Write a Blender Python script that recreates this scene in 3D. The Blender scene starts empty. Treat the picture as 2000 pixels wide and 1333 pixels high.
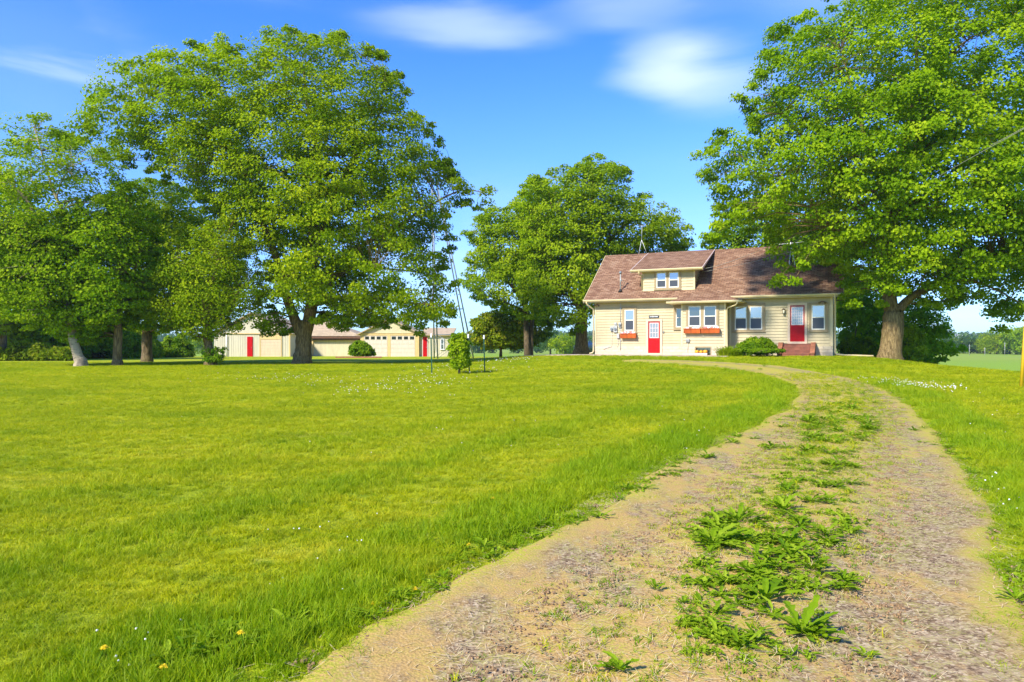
import bpy, math, random
import numpy as np
from mathutils import Vector, Matrix

# ------------------------------------------------------------ camera, sky, sun
S = bpy.context.scene
COL = S.collection
F = 1440.0                       # focal length in photo pixels (2000 px wide)
CAMZ = 1.5
cam_d = bpy.data.cameras.new('camera'); cam = bpy.data.objects.new('camera', cam_d); COL.objects.link(cam)
cam.location = (0, 0, CAMZ); cam.rotation_euler = (math.radians(90), 0, 0)
cam_d.sensor_width = 36; cam_d.lens = F/2000*36; cam_d.shift_y = 10.5/2000
cam_d.clip_start = 0.1; cam_d.clip_end = 9000
S.camera = cam
SUN_DIR = Vector((-0.54, -0.56, 0.64)).normalized()      # towards the sun
sun_d = bpy.data.lights.new('sun', 'SUN'); sun = bpy.data.objects.new('sun', sun_d); COL.objects.link(sun)
sun_d.energy = 3.5; sun_d.angle = math.radians(6.0); sun_d.color = (1.0, 0.95, 0.86)
sun.rotation_euler = (-SUN_DIR).to_track_quat('-Z', 'Y').to_euler(); sun.location = (0, 0, 60)
S.view_settings.view_transform = 'Standard'; S.view_settings.look = 'None'
S.view_settings.gamma = 1; S.view_settings.use_curve_mapping = False
S.view_settings.exposure = 1.17
S.render.engine = 'CYCLES'
S.cycles.max_bounces = 8; S.cycles.diffuse_bounces = 5; S.cycles.glossy_bounces = 2
S.cycles.transmission_bounces = 4; S.cycles.transparent_max_bounces = 4
S.cycles.caustics_reflective = False; S.cycles.caustics_refractive = False
S.cycles.use_denoising = True
try: S.cycles.denoiser = 'OPENIMAGEDENOISE'; S.cycles.denoising_input_passes = 'RGB_ALBEDO_NORMAL'
except Exception: pass

W = bpy.data.worlds.new('World'); S.world = W; W.use_nodes = True
def world_nodes():
    nt = W.node_tree; nt.nodes.clear(); N = nt.nodes.new; L = nt.links.new
    out = N('ShaderNodeOutputWorld'); bg = N('ShaderNodeBackground'); bg.inputs[1].default_value = 0.15
    sky = N('ShaderNodeTexSky'); sky.sky_type = 'NISHITA'; sky.sun_disc = False
    sky.sun_elevation = math.asin(SUN_DIR.z); sky.sun_rotation = math.atan2(SUN_DIR.x, SUN_DIR.y)
    sky.altitude = 300; sky.air_density = 1.0; sky.dust_density = 0.15; sky.ozone_density = 3.0
    hs = N('ShaderNodeHueSaturation'); hs.inputs['Saturation'].default_value = 1.36; hs.inputs['Hue'].default_value = 0.52; hs.inputs['Value'].default_value = 1.0
    L(sky.outputs[0], hs.inputs['Color'])
    tc = N('ShaderNodeTexCoord')
    # clear air keeps the low sky blue instead of white
    sx = N('ShaderNodeSeparateXYZ'); L(tc.outputs['Generated'], sx.inputs[0])
    hr = N('ShaderNodeMapRange'); hr.interpolation_type = 'SMOOTHSTEP'
    for i, v in zip((1, 2, 3, 4), (0.0, 0.30, 1.0, 0.0)): hr.inputs[i].default_value = v
    L(sx.outputs[2], hr.inputs[0])
    hm = N('ShaderNodeMix'); hm.data_type = 'RGBA'; hm.blend_type = 'MULTIPLY'; L(hr.outputs[0], hm.inputs[0]); L(hs.outputs[0], hm.inputs[6]); hm.inputs[7].default_value = (.40, .56, .86, 1)
    hz = hm.outputs[2]
    mp = N('ShaderNodeMapping'); mp.inputs['Scale'].default_value = (1.0, 1.2, 4.6); mp.inputs['Rotation'].default_value = (0.1, 0.35, 0)
    L(tc.outputs['Generated'], mp.inputs[0])
    no = N('ShaderNodeTexNoise'); no.inputs['Scale'].default_value = 2.6; no.inputs['Detail'].default_value = 5; no.inputs['Roughness'].default_value = 0.5
    no.inputs['Distortion'].default_value = 0.6; L(mp.outputs[0], no.inputs['Vector'])
    # soft cloud banks, each at its own direction in the sky
    wn = N('ShaderNodeTexNoise'); wn.inputs['Scale'].default_value = 3.2; wn.inputs['Detail'].default_value = 4; L(mp.outputs[0], wn.inputs['Vector'])
    w1 = N('ShaderNodeVectorMath'); w1.operation = 'SUBTRACT'; w1.inputs[1].default_value = (.5, .5, .5); L(wn.outputs['Color'], w1.inputs[0])
    w2 = N('ShaderNodeVectorMath'); w2.operation = 'MULTIPLY'; w2.inputs[1].default_value = (.16, .1, .07); L(w1.outputs[0], w2.inputs[0])
    w3 = N('ShaderNodeVectorMath'); w3.operation = 'ADD'; L(tc.outputs['Generated'], w3.inputs[0]); L(w2.outputs[0], w3.inputs[1])
    acc = None
    for (px, py, rx, ry, amp) in ((60, 95, 190, 95, .42), (20, 205, 150, 60, .28), (915, 45, 165, 36, .34), (1385, 150, 110, 60, .34),
                                  (1300, 115, 90, 55, .35), (1240, 15, 120, 30, .22), (1700, -60, 260, 70, .18), (300, -120, 380, 70, .3), (930, 500, 260, 130, .15), (1500, 420, 330, 120, .06),
                                  (500, 620, 900, 70, .08), (1700, 655, 700, 30, .15)):
        c = Vector(((px-1000)/F, 1, (677-py)/F)); k = c.length; c.normalize()
        sb = N('ShaderNodeVectorMath'); sb.operation = 'SUBTRACT'; sb.inputs[1].default_value = c; L(w3.outputs[0], sb.inputs[0])
        ml = N('ShaderNodeVectorMath'); ml.operation = 'MULTIPLY'; ml.inputs[1].default_value = (F*k/rx, F*k/rx*.6, F*k/ry); L(sb.outputs[0], ml.inputs[0])
        le = N('ShaderNodeVectorMath'); le.operation = 'LENGTH'; L(ml.outputs[0], le.inputs[0])
        mr = N('ShaderNodeMapRange'); mr.interpolation_type = 'SMOOTHERSTEP'
        for i, v in zip((1, 2, 3, 4), (0.0, 1.7, amp, 0.0)): mr.inputs[i].default_value = v
        L(le.outputs['Value'], mr.inputs[0])
        if acc is None: acc = mr.outputs[0]
        else:
            ad = N('ShaderNodeMath'); ad.operation = 'ADD'; L(acc, ad.inputs[0]); L(mr.outputs[0], ad.inputs[1]); acc = ad.outputs[0]
    nr = N('ShaderNodeMapRange'); nr.interpolation_type = 'SMOOTHSTEP'
    for i, v in zip((1, 2, 3, 4), (0.38, 0.64, 0.12, 1.2)): nr.inputs[i].default_value = v
    L(no.outputs[0], nr.inputs[0])
    mu = N('ShaderNodeMath'); mu.operation = 'MULTIPLY'; mu.use_clamp = True; L(acc, mu.inputs[0]); L(nr.outputs[0], mu.inputs[1])
    mx = N('ShaderNodeMix'); mx.data_type = 'RGBA'; L(mu.outputs[0], mx.inputs[0]); L(hz, mx.inputs[6]); mx.inputs[7].default_value = (3.4, 3.9, 4.9, 1)
    L(mx.outputs[2], bg.inputs[0]); L(bg.outputs[0], out.inputs[0])
world_nodes()

# ------------------------------------------------------------ helpers
def tag(o, label=None, cat=None, group=None, kind=None):
    if label: o['label'] = label
    if cat: o['category'] = cat
    if group: o['group'] = group
    if kind: o['kind'] = kind
    return o

def empty(name, loc, rz=0.0, label=None, cat=None, group=None):
    o = bpy.data.objects.new(name, None); COL.objects.link(o)
    o.location = loc; o.rotation_euler = (0, 0, rz); o.empty_display_size = 0.2
    return tag(o, label, cat, group)

def link_mesh(name, me, mats, parent=None, loc=None, rz=0.0):
    o = bpy.data.objects.new(name, me)
    for m in (mats if isinstance(mats, (list, tuple)) else [mats]): me.materials.append(m)
    COL.objects.link(o)
    if parent is not None: o.parent = parent
    if loc is not None: o.location = loc
    o.rotation_euler = (0, 0, rz)
    return o

class MB:
    def __init__(s): s.v = []; s.f = []; s.m = []; s.sm = []; s.uvm = []
    def face(s, idx, mi=0, sm=False): s.f.append(tuple(idx)); s.m.append(mi); s.sm.append(sm)
    def poly(s, pts, mi=0, sm=False):
        b = len(s.v); s.v += [tuple(p) for p in pts]; s.face(range(b, b+len(pts)), mi, sm)
    def box(s, x0, x1, y0, y1, z0, z1, mi=0):
        b = len(s.v); s.v += [(x, y, z) for z in (z0, z1) for y in (y0, y1) for x in (x0, x1)]
        for q in ((0, 2, 3, 1), (4, 5, 7, 6), (0, 1, 5, 4), (2, 6, 7, 3), (0, 4, 6, 2), (1, 3, 7, 5)): s.face([b+i for i in q], mi)
        return s
    def ring_solid(s, A, B, mi=0):      # two matching loops joined by sides, ends closed
        n = len(A); b = len(s.v); s.v += [tuple(p) for p in A]+[tuple(p) for p in B]
        s.face(range(b, b+n), mi); s.face(range(b+2*n-1, b+n-1, -1), mi)
        for i in range(n): j = (i+1) % n; s.face((b+j, b+i, b+n+i, b+n+j), mi)
        return s
    def extr_x(s, prof, x0, x1, mi=0):  # profile in (y,z)
        return s.ring_solid([(x0, y, z) for y, z in prof], [(x1, y, z) for y, z in prof], mi)
    def extr_y(s, prof, y0, y1, mi=0):  # profile in (x,z)
        return s.ring_solid([(x, y0, z) for x, z in prof], [(x, y1, z) for x, z in prof], mi)
    def tube(s, pts, rad, n=6, mi=0, cap=True, sm=True, rng=None, jit=0.0):
        P = [Vector(p) for p in pts]
        if not isinstance(rad, (list, tuple)): rad = [rad]*len(P)
        rings = []; up = Vector((0.13, 0.21, 0.97)); prev = None
        for i, p in enumerate(P):
            d = (P[min(i+1, len(P)-1)]-P[max(i-1, 0)])
            d = d.normalized() if d.length > 1e-9 else Vector((0, 0, 1))
            if prev is None:
                a = d.cross(Vector((1, 0.1, 0)) if abs(d.z) > .7 else up).normalized()
            else:
                a = (prev-d*prev.dot(d)).normalized()
            prev = a; c = d.cross(a); b = len(s.v)
            for k in range(n):
                t = 2*math.pi*k/n; r = rad[i]*(1+(rng.uniform(-jit, jit) if rng else 0))
                s.v.append(tuple(p+(a*math.cos(t)+c*math.sin(t))*r))
            rings.append(b)
        for r0, r1 in zip(rings, rings[1:]):
            for k in range(n): j = (k+1) % n; s.face((r0+k, r0+j, r1+j, r1+k), mi, sm)
        if cap: s.face([rings[0]+k for k in range(n)][::-1], mi); s.face([rings[-1]+k for k in range(n)], mi)
        return s
    def lathe(s, prof, c=(0, 0, 0), n=14, mi=0, sm=True):   # profile (r,z) about the vertical axis
        rings = []
        for r, z in prof:
            b = len(s.v); rings.append(b)
            for k in range(n): t = 2*math.pi*k/n; s.v.append((c[0]+r*math.cos(t), c[1]+r*math.sin(t), c[2]+z))
        for r0, r1 in zip(rings, rings[1:]):
            for k in range(n): j = (k+1) % n; s.face((r0+k, r0+j, r1+j, r1+k), mi, sm)
        s.face([rings[0]+k for k in range(n)][::-1], mi); s.face([rings[-1]+k for k in range(n)], mi)
        return s
    def mesh(s, name):
        me = bpy.data.meshes.new(name); me.from_pydata(s.v, [], s.f); me.polygons.foreach_set('material_index', s.m)
        me.polygons.foreach_set('use_smooth', s.sm); me.update()
        uv = me.uv_layers.new(name='UVMap')          # metric projection, v up the slope
        for p in me.polygons:
            n = p.normal; t = Vector((0, 0, 1)).cross(n)
            t = t.normalized() if t.length > 1e-3 else Vector((1, 0, 0))
            b = n.cross(t)
            for li in p.loop_indices:
                co = me.vertices[me.loops[li].vertex_index].co; uv.data[li].uv = (co.dot(t), co.dot(b))
        return me
    def build(s, name, mats, parent=None, loc=None, rz=0.0, bevel=0.0):
        o = link_mesh(name, s.mesh(name), mats, parent, loc, rz)
        if bevel:
            bv = o.modifiers.new('bevel', 'BEVEL'); bv.width = bevel; bv.segments = 2; bv.limit_method = 'ANGLE'
        return o

def np_mesh(name, V, Fq, smooth=False, attrs=None):
    """V (n,3), Fq (m,k) faces of equal size k"""
    me = bpy.data.meshes.new(name); m, k = Fq.shape
    me.vertices.add(len(V)); me.vertices.foreach_set('co', V.astype(np.float32).ravel())
    me.loops.add(m*k); me.loops.foreach_set('vertex_index', Fq.astype(np.int32).ravel())
    me.polygons.add(m); me.polygons.foreach_set('loop_start', np.arange(0, m*k, k, dtype=np.int32))
    try: me.polygons.foreach_set('loop_total', np.full(m, k, dtype=np.int32))
    except Exception: pass
    me.polygons.foreach_set('use_smooth', np.full(m, smooth))
    me.update(calc_edges=True)
    for nm, dom, arr in (attrs or []):
        a = me.attributes.new(nm, 'FLOAT', dom); a.data.foreach_set('value', arr.astype(np.float32))
    return me

# ------------------------------------------------------------ materials
def mat(name, build):
    m = bpy.data.materials.new(name); m.use_nodes = True; nt = m.node_tree; nt.nodes.clear()
    build(nt, nt.nodes.new, nt.links.new); return m
def _ramp(nt, src, stops, interp='LINEAR'):
    r = nt.nodes.new('ShaderNodeValToRGB'); r.color_ramp.interpolation = interp
    e = r.color_ramp.elements
    while len(e) < len(stops): e.new(0.5)
    for el, (p, c) in zip(e, stops): el.position = p; el.color = (*c, 1)
    nt.links.new(src, r.inputs[0]); return r.outputs[0]
def _noise(nt, vec, scale, detail=3, rough=.55, dist=0.0):
    n = nt.nodes.new('ShaderNodeTexNoise'); n.inputs['Scale'].default_value = scale; n.inputs['Detail'].default_value = detail
    n.inputs['Roughness'].default_value = rough; n.inputs['Distortion'].default_value = dist
    if vec is not None: nt.links.new(vec, n.inputs['Vector'])
    return n.outputs[0]
def _map(nt, vec, scale=(1, 1, 1), rot=(0, 0, 0), loc=(0, 0, 0)):
    m = nt.nodes.new('ShaderNodeMapping'); m.inputs['Scale'].default_value = scale; m.inputs['Rotation'].default_value = rot; m.inputs['Location'].default_value = loc
    nt.links.new(vec, m.inputs[0]); return m.outputs[0]
def _mix(nt, f, a, b, blend='MIX'):
    m = nt.nodes.new('ShaderNodeMix'); m.data_type = 'RGBA'; m.blend_type = blend
    for s, k in ((f, 0), (a, 6), (b, 7)):
        if isinstance(s, (int, float)): m.inputs[k].default_value = s
        elif isinstance(s, tuple): m.inputs[k].default_value = (*s, 1)
        else: nt.links.new(s, m.inputs[k])
    return m.outputs[2]
def _math(nt, op, a, b=None, clamp=False):
    m = nt.nodes.new('ShaderNodeMath'); m.operation = op; m.use_clamp = clamp
    for i, s in enumerate((a, b)):
        if s is None: continue
        if isinstance(s, (int, float)): m.inputs[i].default_value = s
        else: nt.links.new(s, m.inputs[i])
    return m.outputs[0]
def _range(nt, v, a, b, c=0.0, d=1.0, smooth=True):
    m = nt.nodes.new('ShaderNodeMapRange'); m.interpolation_type = 'SMOOTHSTEP' if smooth else 'LINEAR'
    for i, x in zip((1, 2, 3, 4), (a, b, c, d)): m.inputs[i].default_value = x
    nt.links.new(v, m.inputs[0]); return m.outputs[0]
def _pos(nt): return nt.nodes.new('ShaderNodeNewGeometry').outputs['Position']
def _obj(nt): return nt.nodes.new('ShaderNodeTexCoord').outputs['Object']
def _uv(nt): return nt.nodes.new('ShaderNodeTexCoord').outputs['UV']
def _bump(nt, h, strength=.4, dist=.01):
    b = nt.nodes.new('ShaderNodeBump'); b.inputs['Strength'].default_value = strength; b.inputs['Distance'].default_value = dist
    nt.links.new(h, b.inputs['Height']); return b.outputs[0]
def _out(nt, col, rough=.7, normal=None, spec=.4, metal=0.0, extra=None):
    p = nt.nodes.new('ShaderNodeBsdfPrincipled'); o = nt.nodes.new('ShaderNodeOutputMaterial')
    if isinstance(col, tuple): p.inputs['Base Color'].default_value = (*col, 1)
    else: nt.links.new(col, p.inputs['Base Color'])
    if isinstance(rough, (int, float)): p.inputs['Roughness'].default_value = rough
    else: nt.links.new(rough, p.inputs['Roughness'])
    p.inputs['Specular IOR Level'].default_value = spec; p.inputs['Metallic'].default_value = metal
    if normal is not None: nt.links.new(normal, p.inputs['Normal'])
    nt.links.new(p.outputs[0], o.inputs[0]); return p

def paint(name, c, rough=.55, var=.10, scale=3.0, grime=.25, spec=.35):
    """painted surface with faint weathering that stays put"""
    def b(nt, N, L):
        v = _obj(nt)
        n1 = _noise(nt, _map(nt, v, (1, 1, .25)), scale*2, 5, .65); n2 = _noise(nt, v, scale*14, 3)
        c0 = tuple(max(0, x*(1-var*2.2)) for x in c); c1 = tuple(min(1, x*(1+var)) for x in c)
        col = _mix(nt, _range(nt, n1, .3, .7), c0, c1)
        d = tuple(x*k for x, k in zip(c, (.62, .56, .45)))
        col = _mix(nt, _math(nt, 'MULTIPLY', _range(nt, n2, .58, .78), grime), col, d)
        _out(nt, col, rough, _bump(nt, n2, .15, .004), spec)
    return mat(name, b)

def leaf_mat(name, dark, mid, light, trans=.44, vein=1.0):
    def b(nt, N, L):
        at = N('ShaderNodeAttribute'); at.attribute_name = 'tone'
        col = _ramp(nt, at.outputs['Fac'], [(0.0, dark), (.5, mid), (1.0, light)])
        pr = N('ShaderNodeBsdfPrincipled'); L(col, pr.inputs['Base Color']); pr.inputs['Roughness'].default_value = .55
        pr.inputs['Specular IOR Level'].default_value = .04
        tr = N('ShaderNodeBsdfTranslucent')
        L(_mix(nt, 1.0, col, (1.2, 1.4, .55), 'MULTIPLY'), tr.inputs[0])
        ms = N('ShaderNodeMixShader'); ms.inputs[0].default_value = trans; L(pr.outputs[0], ms.inputs[1]); L(tr.outputs[0], ms.inputs[2])
        o = N('ShaderNodeOutputMaterial'); L(ms.outputs[0], o.inputs[0])
    return mat(name, b)

def bark_mat(name, a, c, scale=1.0):
    def b(nt, N, L):
        v = _obj(nt)
        n = _noise(nt, _map(nt, v, (9*scale, 9*scale, 1.3*scale)), 2.0, 6, .7, .4)
        big = _noise(nt, v, .7, 2)
        col = _mix(nt, _range(nt, n, .38, .62), a, c)
        col = _mix(nt, _math(nt, 'MULTIPLY', _range(nt, big, .45, .7), .45), col, (.13, .115, .03))
        _out(nt, col, .9, _bump(nt, n, 1.0, .08), .15)
    return mat(name, b)

def birch_mat():
    def b(nt, N, L):
        v = _obj(nt)
        n = _noise(nt, _map(nt, v, (3, 3, 14)), 1.6, 4, .6, .3); big = _noise(nt, _map(nt, v, (2, 2, 1)), 1.2, 3)
        col = _mix(nt, _range(nt, n, .56, .64), (.42, .33, .20), (.06, .05, .04))
        col = _mix(nt, _math(nt, 'MULTIPLY', _range(nt, big, .5, .65), .7), col, (.16, .13, .09))
        _out(nt, col, .8, _bump(nt, n, .6, .02), .2)
    return mat('birch bark', b)

def grass_color(nt, patch=True):
    """colour of the turf, a function of world position, shared by blades and soil sheet"""
    v = _pos(nt)
    st = _noise(nt, _map(nt, v, (.5, 1.5, 1), (0, 0, -.45)), 1.1, 6, .68, .6)
    fi = _noise(nt, v, 5.5, 4, .7)
    col = _ramp(nt, st, [(.30, (.23, .32, .004)), (.43, (.36, .41, .004)), (.55, (.46, .48, .006)), (.68, (.58, .53, .03))])
    col = _mix(nt, _math(nt, 'MULTIPLY', _range(nt, fi, .35, .7), .55), col, (.34, .37, .02))
    big = _noise(nt, _map(nt, v, (.35, .9, 1), (0, 0, -.3)), .45, 3, .6)
    col = _mix(nt, _math(nt, 'MULTIPLY', _range(nt, big, .50, .66), .45), col, (.17, .285, .004))
    dry = _noise(nt, _map(nt, v, (.8, 1.5, 1), (0, 0, -.35)), 1.9, 5, .7, .4)
    col = _mix(nt, _math(nt, 'MULTIPLY', _range(nt, dry, .60, .74), .6), col, (.56, .52, .13))
    dk = _noise(nt, _map(nt, v, (.9, 2.0, 1), (0, 0, -.35)), 2.4, 4, .65)
    col = _mix(nt, _math(nt, 'MULTIPLY', _range(nt, dk, .54, .68), .55), col, (.13, .25, .004))
    return col, fi

def ground_mat():
    def b(nt, N, L):
        v = _pos(nt); col, fi = grass_color(nt)
        fine = _noise(nt, _map(nt, v, (1, .6, 1)), 26, 4, .75); fine2 = _noise(nt, v, 95, 2, .7)
        col = _mix(nt, _math(nt, 'MULTIPLY', _range(nt, fine, .46, .64), .6), col, (.10, .20, .006))
        col = _mix(nt, _math(nt, 'MULTIPLY', _range(nt, fine2, .52, .66), .4), col, (.36, .37, .07))
        # far meadow beyond the crest: fresher green crop and a paler strip of hay
        sp = N('ShaderNodeSeparateXYZ'); L(v, sp.inputs[0])
        far = _range(nt, sp.outputs[1], 78, 105)
        low = _range(nt, sp.outputs[2], -.1, -1.2)
        fw = _math(nt, 'MAXIMUM', far, low, True)
        strip = _noise(nt, _map(nt, v, (.004, .028, 0)), 1.0, 3, .6)
        fcol = _ramp(nt, strip, [(.35, (.16, .27, .02)), (.48, (.24, .32, .03)), (.55, (.32, .33, .05)), (.68, (.20, .30, .03))])
        rows = _range(nt, sp.outputs[1], 118, 190)
        fcol = _mix(nt, _math(nt, 'MULTIPLY', rows, .6), (.22, .35, .02), fcol)
        fcol = _mix(nt, _math(nt, 'MULTIPLY', _noise(nt, v, .6, 4, .7), .35), fcol, (.24, .30, .05))
        col = _mix(nt, fw, col, fcol)
        col = _mix(nt, _range(nt, sp.outputs[1], 520, 640), col, (.035, .085, .03))
        _out(nt, col, .95, _bump(nt, _math(nt, 'ADD', fine, fine2), .8, .03), .1)
    return mat('turf', b)

def blade_mat():
    def b(nt, N, L):
        col, fi = grass_color(nt)
        at = N('ShaderNodeAttribute'); at.attribute_name = 'tone'
        fa = N('ShaderNodeAttribute'); fa.attribute_type = 'INSTANCER'; fa.attribute_name = 'fresh'
        col = _mix(nt, _math(nt, 'MULTIPLY', fa.outputs['Fac'], .6), col, (.20, .36, .006))
        col = _mix(nt, at.outputs['Fac'], _mix(nt, 1.0, col, (.68, .82, .65), 'MULTIPLY'), _mix(nt, 1.0, col, (1.55, 1.3, 1.3), 'MULTIPLY'))
        pr = N('ShaderNodeBsdfPrincipled'); L(col, pr.inputs['Base Color']); pr.inputs['Roughness'].default_value = .5; pr.inputs['Specular IOR Level'].default_value = .15
        tr = N('ShaderNodeBsdfTranslucent'); L(_mix(nt, 1.0, col, (1.2, 1.25, .8), 'MULTIPLY'), tr.inputs[0])
        ms = N('ShaderNodeMixShader'); ms.inputs[0].default_value = .4; L(pr.outputs[0], ms.inputs[1]); L(tr.outputs[0], ms.inputs[2])
        o = N('ShaderNodeOutputMaterial'); L(ms.outputs[0], o.inputs[0])
    return mat('grass blades', b)

def road_mat():
    def b(nt, N, L):
        v = _pos(nt)
        at = N('ShaderNodeAttribute'); at.attribute_name = 'across'; ac = at.outputs['Fac']     # -1 .. 1 over the width
        wob = _noise(nt, v, 1.1, 4, .65)
        a = _math(nt, 'ADD', ac, _math(nt, 'MULTIPLY', _math(nt, 'SUBTRACT', wob, .5), .55))
        ab = _math(nt, 'ABSOLUTE', a)
        rut = _math(nt, 'MULTIPLY', _range(nt, ab, .18, .42), _range(nt, ab, .95, .74))
        patch = _noise(nt, _map(nt, v, (1.6, .7, 1), (0, 0, -.5)), 1.5, 5, .7)
        # damp gravel shows in the wheel tracks, dry clippings elsewhere
        patch = _math(nt, 'ADD', patch, _math(nt, 'MULTIPLY', ac, .07))
        g = _math(nt, 'MULTIPLY', rut, _range(nt, patch, .37, .55), True)
        vo = N('ShaderNodeTexVoronoi'); vo.inputs['Scale'].default_value = 62; L(v, vo.inputs['Vector'])
        vs = N('ShaderNodeSeparateColor'); L(vo.outputs['Color'], vs.inputs[0])
        grav = _ramp(nt, vs.outputs[0], [(0, (.105, .064, .032)), (.4, (.225, .145, .074)), (.75, (.35, .24, .125)), (1, (.54, .41, .24))])
        grav = _mix(nt, _math(nt, 'MULTIPLY', _range(nt, _noise(nt, v, 14, 4, .7), .45, .65), .55), grav, (.46, .34, .20))
        fib = _noise(nt, _map(nt, v, (95, 120, 1), (0, 0, .3)), 1.0, 5, .85, .4); fib2 = _noise(nt, v, 38, 4, .8)
        straw = _ramp(nt, fib, [(.30, (.19, .105, .030)), (.46, (.43, .265, .080)), (.60, (.58, .38, .125)), (.76, (.74, .54, .22))])
        straw = _mix(nt, _math(nt, 'MULTIPLY', _range(nt, fib2, .5, .68), .5), straw, (.26, .16, .07))
        moss = _math(nt, 'MULTIPLY', _range(nt, _noise(nt, v, 7.0, 5, .75), .42, .56), _range(nt, ab, .85, .15, .35, 1.0))
        moss = _math(nt, 'MULTIPLY', moss, _range(nt, _noise(nt, v, 60, 3, .7), .42, .56))
        sp = N('ShaderNodeSeparateXYZ'); L(v, sp.inputs[0])
        moss = _math(nt, 'MULTIPLY', moss, _range(nt, sp.outputs[1], 3, 14, .6, 2.6), True)
        edge = _math(nt, 'MULTIPLY', _range(nt, ab, .78, .97), _range(nt, fib2, .40, .55))
        col = _mix(nt, g, straw, grav)
        col = _mix(nt, _math(nt, 'MAXIMUM', moss, _math(nt, 'MULTIPLY', edge, .85), True), col, (.36, .38, .02))
        h = _math(nt, 'ADD', _math(nt, 'MULTIPLY', vo.outputs['Distance'], 1.2), fib2)
        _out(nt, col, .92, _bump(nt, h, .35, .008), .15)
    return mat('drive gravel and clippings', b)

def shingle_mat():
    def b(nt, N, L):
        u = _uv(nt)
        br = N('ShaderNodeTexBrick'); L(u, br.inputs['Vector']); br.inputs['Scale'].default_value = 1.0
        br.inputs['Color1'].default_value = (.0, .0, .0, 1); br.inputs['Color2'].default_value = (1, 1, 1, 1); br.inputs['Mortar'].default_value = (.0, .0, .0, 1)
        br.inputs['Mortar Size'].default_value = .012; br.inputs['Mortar Smooth'].default_value = .3
        br.inputs['Brick Width'].default_value = .31; br.inputs['Row Height'].default_value = .14; br.inputs['Bias'].default_value = 0
        sc = N('ShaderNodeSeparateColor'); L(br.outputs['Color'], sc.inputs[0])
        n = _noise(nt, u, 1.3, 5, .7); n2 = _noise(nt, _map(nt, u, (5, 14, 1)), 2.5, 3, .6)
        col = _ramp(nt, _math(nt, 'ADD', _math(nt, 'MULTIPLY', sc.outputs[0], .55), _math(nt, 'MULTIPLY', n2, .45)),
                    [(.15, (.15, .072, .040)), (.4, (.245, .130, .074)), (.62, (.315, .180, .104)), (.9, (.37, .235, .148))])
        col = _mix(nt, _math(nt, 'MULTIPLY', _range(nt, n, .5, .75), .22), col, (.30, .22, .14))
        col = _mix(nt, _math(nt, 'MULTIPLY', br.outputs['Fac'], .75), col, (.05, .032, .03))
        _out(nt, col, .92, _bump(nt, _math(nt, 'SUBTRACT', sc.outputs[0], _math(nt, 'MULTIPLY', br.outputs['Fac'], 1.5)), .7, .02), .15)
    return mat('asphalt shingles', b)

def glass_mat(name, tint=(.03, .035, .04), mixf=.55, rough=.04):
    def b(nt, N, L):
        n = _noise(nt, _pos(nt), 1.5, 2)
        d = N('ShaderNodeBsdfDiffuse'); d.inputs[0].default_value = (*tint, 1)
        g = N('ShaderNodeBsdfGlossy'); g.inputs['Roughness'].default_value = rough; g.inputs[0].default_value = (.85, .9, .95, 1)
        L(_bump(nt, n, .25, .02), g.inputs['Normal'])
        fr = N('ShaderNodeFresnel'); fr.inputs[0].default_value = 1.5
        f = _math(nt, 'ADD', fr.outputs[0], mixf, True)
        m = N('ShaderNodeMixShader'); L(f, m.inputs[0]); L(d.outputs[0], m.inputs[1]); L(g.outputs[0], m.inputs[2])
        o = N('ShaderNodeOutputMaterial'); L(m.outputs[0], o.inputs[0])
    return mat(name, b)

M = {}
M['siding'] = paint('cream siding paint', (.51, .42, .225), .5, .05, .8, .10)
M['siding2'] = paint('cream corner board paint', (.68, .56, .31), .5, .04)
M['stone'] = None
M['trim'] = paint('taupe window trim', (.36, .27, .14), .55, .06)
M['cream'] = paint('cream gutter enamel', (.62, .51, .26), .35, .05, 1.0, .15, .5)
M['sash'] = paint('off white vinyl sash', (.80, .76, .62), .4, .03)
M['red'] = paint('red door paint', (.50, .004, .006), .45, .06, 1.0, .05, .2)
M['red2'] = paint('red door frame paint', (.34, .03, .025), .4, .06, 1.0, .05, .5)
M['doortrim'] = paint('peach cream door casing', (.68, .52, .34), .5, .04)
M['pinkwhite'] = paint('pale door lite frame', (.82, .66, .60), .4, .03)
M['cedar'] = paint('orange stained cedar', (.52, .105, .014), .55, .18, 2.0, .35)
M['stepred'] = paint('red brown deck stain', (.24, .08, .042), .6, .14, 2.0, .4)
M['stepcap'] = paint('faded step cap stain', (.34, .13, .07), .6, .14, 2.0, .4)
M['metal'] = paint('dull grey metal', (.42, .42, .38), .45, .08, 3.0, .3, .6)
M['darkmetal'] = paint('dark steel', (.05, .055, .05), .5, .1)
M['galv'] = paint('galvanised steel', (.20, .23, .24), .4, .1, 3, .3, .7)
M['black'] = paint('black paint', (.02, .018, .015), .5, .1)
M['white'] = paint('white paint', (.82, .82, .80), .5, .03)
M['pgreen'] = paint('green post enamel', (.02, .10, .055), .5, .12)
M['yellow'] = paint('yellow plastic sleeve', (.62, .40, .015), .45, .08)
M['petal'] = paint('white petals', (.85, .82, .80), .7, .04)
M['pinkpetal'] = paint('pink petals', (.75, .30, .30), .7, .08)
M['yellowpetal'] = paint('yellow petals', (.88, .62, .005), .6, .06)
M['gourd'] = paint('orange gourd skin', (.80, .38, .03), .5, .10)
M['hub'] = paint('warm lamp glass', (.85, .75, .50), .25, .02)
M['concrete'] = paint('weathered concrete', (.52, .40, .30), .9, .16, .8, .5, .1)
M['shedsiding'] = paint('white ribbed shed panel', (.60, .54, .38), .5, .05, .8, .15)
M['shedtan'] = paint('tan garage trim', (.66, .47, .20), .6, .05)
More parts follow.
